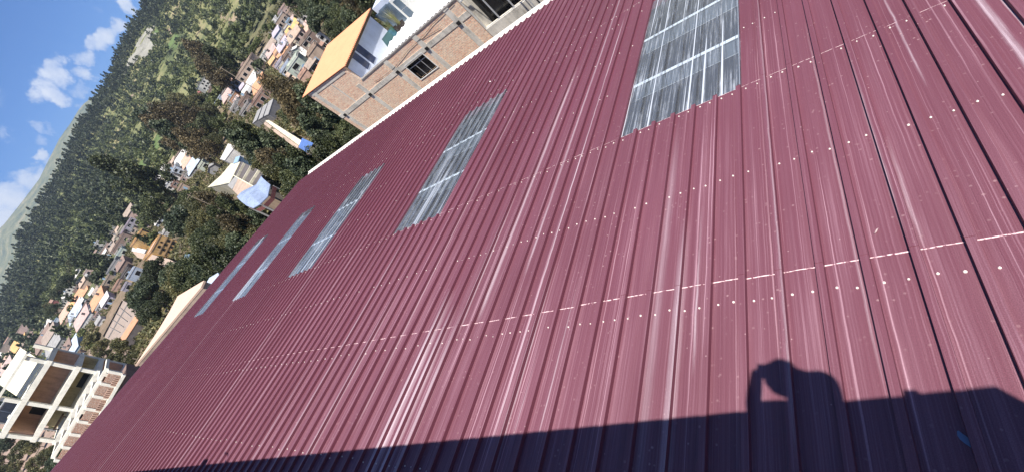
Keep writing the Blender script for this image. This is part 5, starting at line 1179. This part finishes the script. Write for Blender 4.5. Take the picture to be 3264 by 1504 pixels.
# long grey sheet roofs, cream wall house with blue tarp
for i, (dx) in enumerate((0, 1, 2)):
    o_ = 62 * i; solid('shed', ['leftmost', 'middle', 'rightmost'][i] + ' of the three long grey sheet roofs below the second cluster', 'shed', [z7(915 + o_, 690 - 50 * i + 0), z7(965 + o_, 650 - 45 * i), z7(910 + o_, 790 - 30 * i), z7(862 + o_, 830 - 40 * i)], [112, 111, 96, 97], .1, hm('grey'), hgt=2.2)
solid('hall', 'long brown roofed hall with a cream band wall running down to the blue tarp', 'hall', [z7(1000, 800), z7(1040, 790), z7(1390, 1010), z7(1365, 1065)], [96, 97, 66, 64], .25, hm('cream'))
solid('hall', 'plain brown lower wing under the cream band of the long hall', 'hall', [z7(985, 835), z7(1000, 808), z7(1362, 1068), z7(1345, 1105)], [92, 93, 63, 60], .2, hm('tan'))
q = at(972, 462, 60); t = empty('tarp', 'bright blue tarp stretched beside the end of the cream hall', 'tarp', q)
C = [at(*z7(1400, 985), 62), at(*z7(1520, 1040), 56), at(*z7(1450, 1140), 55), at(*z7(1360, 1085), 61)]; MB().prism(C, (0, 0, -.04)).build('sheet', paint(srgb(84, 112, 168)[:3], .5, .12, .6), t, world=True)
for v in C: MB().bar((v.x, v.y, ground(v.x, v.y) - .3), (v.x, v.y, v.z - .045), .04).build('pole', M['steel'], t, world=True)
q = at(895, 345 + 250, 44)
# yellow house
D = None; t, wm, hh, D = house('tall ochre yellow house with square dark windows and a dark gap between its two halves', 528, 785, 62, 62, 'yellow', 'flat', 'salmon', (0, 0), D=D, depth=9, yaw=24, cat='building')
mwin = M['glass_dark']
for (u, v, a, c) in ((.36, .78, .08, .09), (.62, .80, .05, .07), (.30, .52, .08, .09), (.58, .55, .08, .09), (.82, .5, .08, .08), (.80, .22, .11, .10), (.28, .2, .07, .09), (.56, .22, .07, .09)):
    x = -wm / 2 + wm * u; z = hh * v; f = MB().box(x - wm * a, x + wm * a, -.06, -.002, z - hh * c, z + hh * c).build('window', hm('ochre'), t); MB().box(x - wm * a * .85, x + wm * a * .85, -.075, -.061, z - hh * c * .85, z + hh * c * .85).build('pane', mwin, f)
for z in (.38, .68): MB().box(-wm / 2 - .05, wm / 2 + .05, -.2, -.08, hh * z - .07, hh * z + .07).build('balcony_ledge', hm('tan'), t)
t, wm, hh, D = house('plain ochre yellow block with two blank panels and a salmon roof edge', 468, 757, 44, 52, 'yellow', 'flat', 'salmon', (0, 0), depth=8, yaw=24, cat='building')
MB().box(wm / 2 - .9, wm / 2 - .1, -.05, -.002, 0, hh).build('painted_shadow', M['black'], t); MB().box(-wm / 2, wm / 2 - .95, -.06, -.002, hh * .47, hh * .5).build('balcony_ledge', hm('tan'), t)  # black strip painted as the shade between the two blocks
solid('terrace_house', 'low house with a long beige roof terrace in front of the yellow building', 'house', [z5(500, 440), z5(560, 440), z5(860, 520), z5(930, 555), z5(780, 575), z5(560, 505)], [104, 104, 92, 86, 86, 96], .25, hm('tan'), wallm=hm('pink'))
solid('house', 'low white walled house tucked at the left foot of the yellow building', 'house', [z5(500, 400), z5(640, 430), z5(620, 465), z5(490, 440)], [107, 104, 101, 103], .2, hm('white'))
solid('shed', 'little sky blue sheet lean-to right of the yellow building', 'shed', [z5(1010, 470), z5(1075, 465), z5(1060, 500), z5(1000, 515)], [82, 80, 78, 80], .05, hm('sky'))
# long brown compound with orange roof strip
t, C = solid('compound_building', 'long brown flat roofed building divided by low pale walls, orange strip beside it', 'building', [z4(1320, 355), z4(1450, 430), z4(1480, 530), z4(1280, 830), z4(1130, 760), z4(1170, 650)], [92, 80, 74, 60, 64, 70], .25, hm('mud'), hgt=2.2)
zz_ = C[0].z; A_, B_, C_, D_ = on_z(*z4(1330, 370), zz_), on_z(*z4(1460, 480), zz_), on_z(*z4(1250, 790), zz_), on_z(*z4(1130, 750), zz_)
for u in (.18, .36, .55, .74):
    a = A_.lerp(D_, u); b_ = B_.lerp(C_, u); d_ = Vector((.06, .1, 0)); MB().prism([a - d_, a + d_, b_ + d_, b_ - d_], (0, 0, .3)).build('low_wall', hm('grey'), t, world=True)
a = A_.lerp(B_, .45); b_ = D_.lerp(C_, .45); d_ = Vector((.1, .0, 0)); MB().prism([a - d_, a + d_, b_ + d_, b_ - d_], (0, 0, .35)).build('low_wall', hm('grey'), t, world=True)
a = A_; b_ = D_; MB().prism([a - d_, a + d_, b_ + d_, b_ - d_], (0, 0, .5)).build('low_wall', M['black'], t, world=True)
solid('shed', 'long shed with a bright orange sheet roof beside the brown compound', 'shed', [z4(1455, 530), z4(1500, 560), z4(1325, 830), z4(1270, 815)], [73, 71, 58.5, 60], .1, hm('orange'), wallm=hm('dark'), hgt=2.6)
# neighbour's pale gable beyond the roof's far edge
t, C = solid('neighbour_house', 'house with a plain pale beige sheet roof just beyond the maroon roof', 'house', [(650, 893), (566, 943), (540, 992), (505, 1050), (430, 1165), (560, 1010), (640, 915)], [41, 40, 38, 36, 32, 33, 38], .12, paint(srgb(200, 172, 152)[:3], .8, .05, .5), wallm=hm('tan'), hgt=0)
solid('shed', 'small pale blue white roof peeping over the far edge of the maroon roof', 'shed', [(695, 868), (668, 884), (655, 905), (640, 935), (700, 880)], [44, 43, 41, 39, 40], .1, hm('blue'), hgt=0)

# ------------------------------------------------------------------ white concrete frame building, lower left
zA = lambda x, y: (.2274 * x, 1130 + .2275 * y)     # the 0-300, 1130-1400 crop
fb = empty('frame_building', 'unfinished white concrete frame building with open dark storeys and brick upstands', 'building', at(120, 1290, 62)); fb.location.z = ground(fb.location.x, fb.location.y)
# facade plane: vertical, through the middle column, running along azimuth -22
p0 = at(*zA(760, 740), 62); fd = Vector((math.cos(R(-22)), math.sin(R(-22)), 0)); fn = Vector((fd.y, -fd.x, 0))
if fn.dot(p0) > 0: fn = -fn
def fp(x, y, off=0.0):
    d = ray(*zA(x, y)); k = (p0 + fn * off).dot(fn) / d.dot(fn); P = d * k; return (P - p0).dot(fd), P.z
def fbox(q, u0, u1, z0, z1, y0, y1):
    c = [p0 + fd * u + fn * (-y) for u, y in ((u0, y0), (u1, y0), (u1, y1), (u0, y1))]; q.prism([Vector((v.x, v.y, z0)) for v in c], (0, 0, z1 - z0)); return q
J = {n: fp(*v) for n, v in dict(tA=(500, 130), tB=(1060, 215), m0=(50, 500), m1=(375, 590), m2=(760, 740), m3=(1100, 760), l0=(30, 1080), l1=(470, 1160), topL=(500, 120), mid1=(700, 160), mid2=(360, 560), r1=(1090, 200), r2=(760, 730), r3=(480, 1180)).items()}
uR = J['r1'][0]; uM = J['m2'][0]; uL = J['r3'][0]; us = [uL, uM, uR]
zB = [fp(1270, 300)[1], fp(760, 740)[1], fp(375, 590)[1], fp(60, 500)[1]]
zlv = sorted([fp(1300, 380)[1], (fp(760, 740)[1] + fp(1090, 210)[1] + fp(470, 1170)[1]) / 3, (fp(700, 150)[1] + fp(370, 580)[1] + fp(30, 1100)[1]) / 3])
dpt = 4.2; fw_ = M['frame_white']
for u in us:
    for y in (0, dpt - .3): q = fbox(MB(), u - .16, u + .16, -17, zlv[2] + (1.6 if u != us[0] else .3), y, y + .3); q.build('column', fw_, fb, world=True)
u0, u1 = us[0] - .16, us[-1] + .16
for z in zlv:
    q = fbox(MB(), u0 - .1, u1 + .1, z - .2, z + .2, -.05, -.001); fbox(q, u0 - .1, u1 + .1, z - .2, z + .2, .301, dpt - .301); q.build('floor_slab', fw_, fb, world=True)
st_ = zlv[2] - zlv[1]
for z in (zlv[0] - st_,):
    q = fbox(MB(), u0 - .1, u1 + .1, z - .2, z + .2, -.05, -.001); fbox(q, u0 - .1, u1 + .1, z - .2, z + .2, .301, dpt - .301); q.build('floor_slab', fw_, fb, world=True)
zz = [zlv[0] - st_] + zlv
inn = paint(srgb(196, 156, 132)[:3], .9, .15); inn2 = paint(srgb(186, 168, 128)[:3], .9, .2)
for k, (za, zb_) in enumerate(zip(zz[:-1], zz[1:])):
    q = fbox(MB(), u0, u1, za + .201, zb_ - .201, dpt - .72, dpt - .6); q.build('back_wall', (inn, inn2, inn)[k % 3], fb, world=True)
    for i in range(2):
        a, c = us[i], us[i + 1]
        if (i + k) % 2 == 0:
            f = fbox(MB(), a + (c - a) * .25, a + (c - a) * .62, za + .21, zb_ - .9, dpt - .76, dpt - .722).build('doorway', M['black'], fb, world=True)
        if (i + 2 * k) % 3 == 1: fbox(MB(), a + .161, a + .3, za + .201, zb_ - .201, .31, dpt - .73).build('partition', inn, fb, world=True)
    if k < 2:
        f = fbox(MB(), us[0] + .5, us[0] + 1.9, za + .5, za + .62, 1.2, 1.8); fbox(f, us[0] + .55, us[0] + .62, za + .201, za + .5, 1.25, 1.3); fbox(f, us[0] + 1.78, us[0] + 1.85, za + .201, za + .5, 1.25, 1.3); f.build('trestle', M['wood'], fb, world=True)
# roof panel (cream sheet) leaning over the left part of the top storey
# pale sunlit sheet wall set back on the top floor, with a crossbeam over it
c = [p0 + fd * u + fn * (-y) for u, y in ((us[1] + .2, .35), (us[2] - .1, .35), (us[2] - .1, 2.9), (us[1] + .2, 2.9))]
MB().prism([Vector((c[0].x, c[0].y, zlv[2] + .35)), Vector((c[1].x, c[1].y, zlv[2] + .35)), Vector((c[2].x, c[2].y, zlv[2] + 2.3)), Vector((c[3].x, c[3].y, zlv[2] + 2.3))], (0, 0, .05)).build('sheet_roof', paint(srgb(206, 200, 178)[:3], .7, .06), fb, world=True)
q = fbox(MB(), us[1] - .5, u1 + .3, zlv[2] + 1.601, zlv[2] + 1.8, -.1, .35); q.build('top_beam', fw_, fb, world=True)
# front lower terraces: white ring beams with brick infill stepping towards us
y1_ = -2.6; q = MB()
fbox(q, u0, u1 + 1.4, zlv[0] - .25, zlv[0] + .02, y1_ - .3, y1_); fbox(q, u0, u1 + 1.4, zlv[0] - 1.6, zlv[0] - 1.35, y1_ - 1.2, y1_ - .9)
n_ = 7
for i in range(n_ + 1):
    u = u0 + .05 + (u1 + 1.2 - u0) * i / n_; fbox(q, u - .13, u + .13, zlv[0] - 1.349, zlv[0] - .251, y1_ - .7, y1_ - .35)
    fbox(q, u - .12, u + .12, zlv[0] - .24, zlv[0] + .0, y1_ + .001, -.06)
q.build('ring_beam', fw_, fb, world=True)
for i in range(n_):
    u = u0 + .05 + (u1 + 1.2 - u0) * i / n_; w_ = (u1 + 1.2 - u0) / n_
    fbox(MB(), u + .14, u + w_ - .14, zlv[0] - 1.345, zlv[0] - .255 - (.15 if i % 3 == 0 else 0), y1_ - .62, y1_ - .42).build('brick_infill', M['brick_far'], fb, world=True)
    q = MB()
    for k in range(5): fbox(q, u + .16 + k * (w_ - .3) / 5, u + .16 + (k + .62) * (w_ - .3) / 5, zlv[0] - 1.345, zlv[0] - .95, y1_ - 1.15, y1_ - .95)
    q.build('brick_row', hm('salmon'), fb, world=True)
fbox(MB(), u0, u1 + 1.4, -17, zlv[0] - 1.61, y1_ - 1.0, -.3).build('lower_wall', paint(srgb(120, 100, 92)[:3], .9, .2), fb, world=True)
# sheet roofed lean-to with grey panels left of the frame, low white rails
t = empty('lean_to', 'grey panelled lean-to with white rails at the left edge beside the frame building', 'lean-to', at(20, 1310, 60)); t.location.z = ground(t.location.x, t.location.y)
C = [at(*zA(90, 640), 72), at(*zA(265, 690), 72), at(*zA(90, 960), 69), at(*zA(-120, 930), 69)]
MB().prism(C, (0, 0, -.1)).build('panel', hm('grey'), t, world=True)
q = MB()
for a, b_ in ((0, 1), (1, 2), (2, 3), (3, 0)): q.bar(C[a] + Vector((0, 0, .06)), C[b_] + Vector((0, 0, .06)), .09)
q.bar((C[0] + C[3]) / 2 + Vector((0, 0, .06)), (C[1] + C[2]) / 2 + Vector((0, 0, .06)), .06); q.build('rail', M['white'], t, world=True)
for v in C: MB().bar((v.x, v.y, -17), (v.x, v.y, v.z - .11), .1).build('post', hm('grey'), t, world=True)
# poles and wires in the town
def pole(label, a, b_, D, r=.07):
    P = at(*a, D); q = MB(); q.bar((P.x, P.y, ground(P.x, P.y) - .5), P, r * 1.3, r2=r, seg=8); q.bar(P + Vector((-.5, .3, -.4)), P + Vector((.5, -.3, -.4)), r * .6)
    props(q.build('pole', M['bark_pale']), label, 'pole')
pole('thin leaning pale pole in the bushes above the frame building', (423, 1141), None, 62, .05)
pole('pale pole standing out of the trees beside the long white annex', (596, 760 - 140), None, 96, .06)
pole('slim pole among trees between the two hillside clusters', (700, 214), None, 150, .09)
pole('thin pole behind the upper cluster of houses', (905, 20), None, 190, .1)

# ------------------------------------------------------------------ air
hz = MB().box(-9800, 9800, -9800, 9800, -60, 640).build('haze', newmat('unused')[0])
m = bpy.data.materials.new('air'); m.use_nodes = True; m.node_tree.nodes.remove(m.node_tree.nodes['Principled BSDF'])
pv = m.node_tree.nodes.new('ShaderNodeVolumePrincipled'); pv.inputs['Density'].default_value = 0.00011; pv.inputs['Color'].default_value = (0.62, 0.76, 1.0, 1); pv.inputs['Anisotropy'].default_value = 0.2
m.node_tree.links.new(pv.outputs[0], m.node_tree.nodes['Material Output'].inputs['Volume']); hz.data.materials[0] = m; props(hz, 'thin blue mountain haze filling the valley', 'haze', kind='stuff')
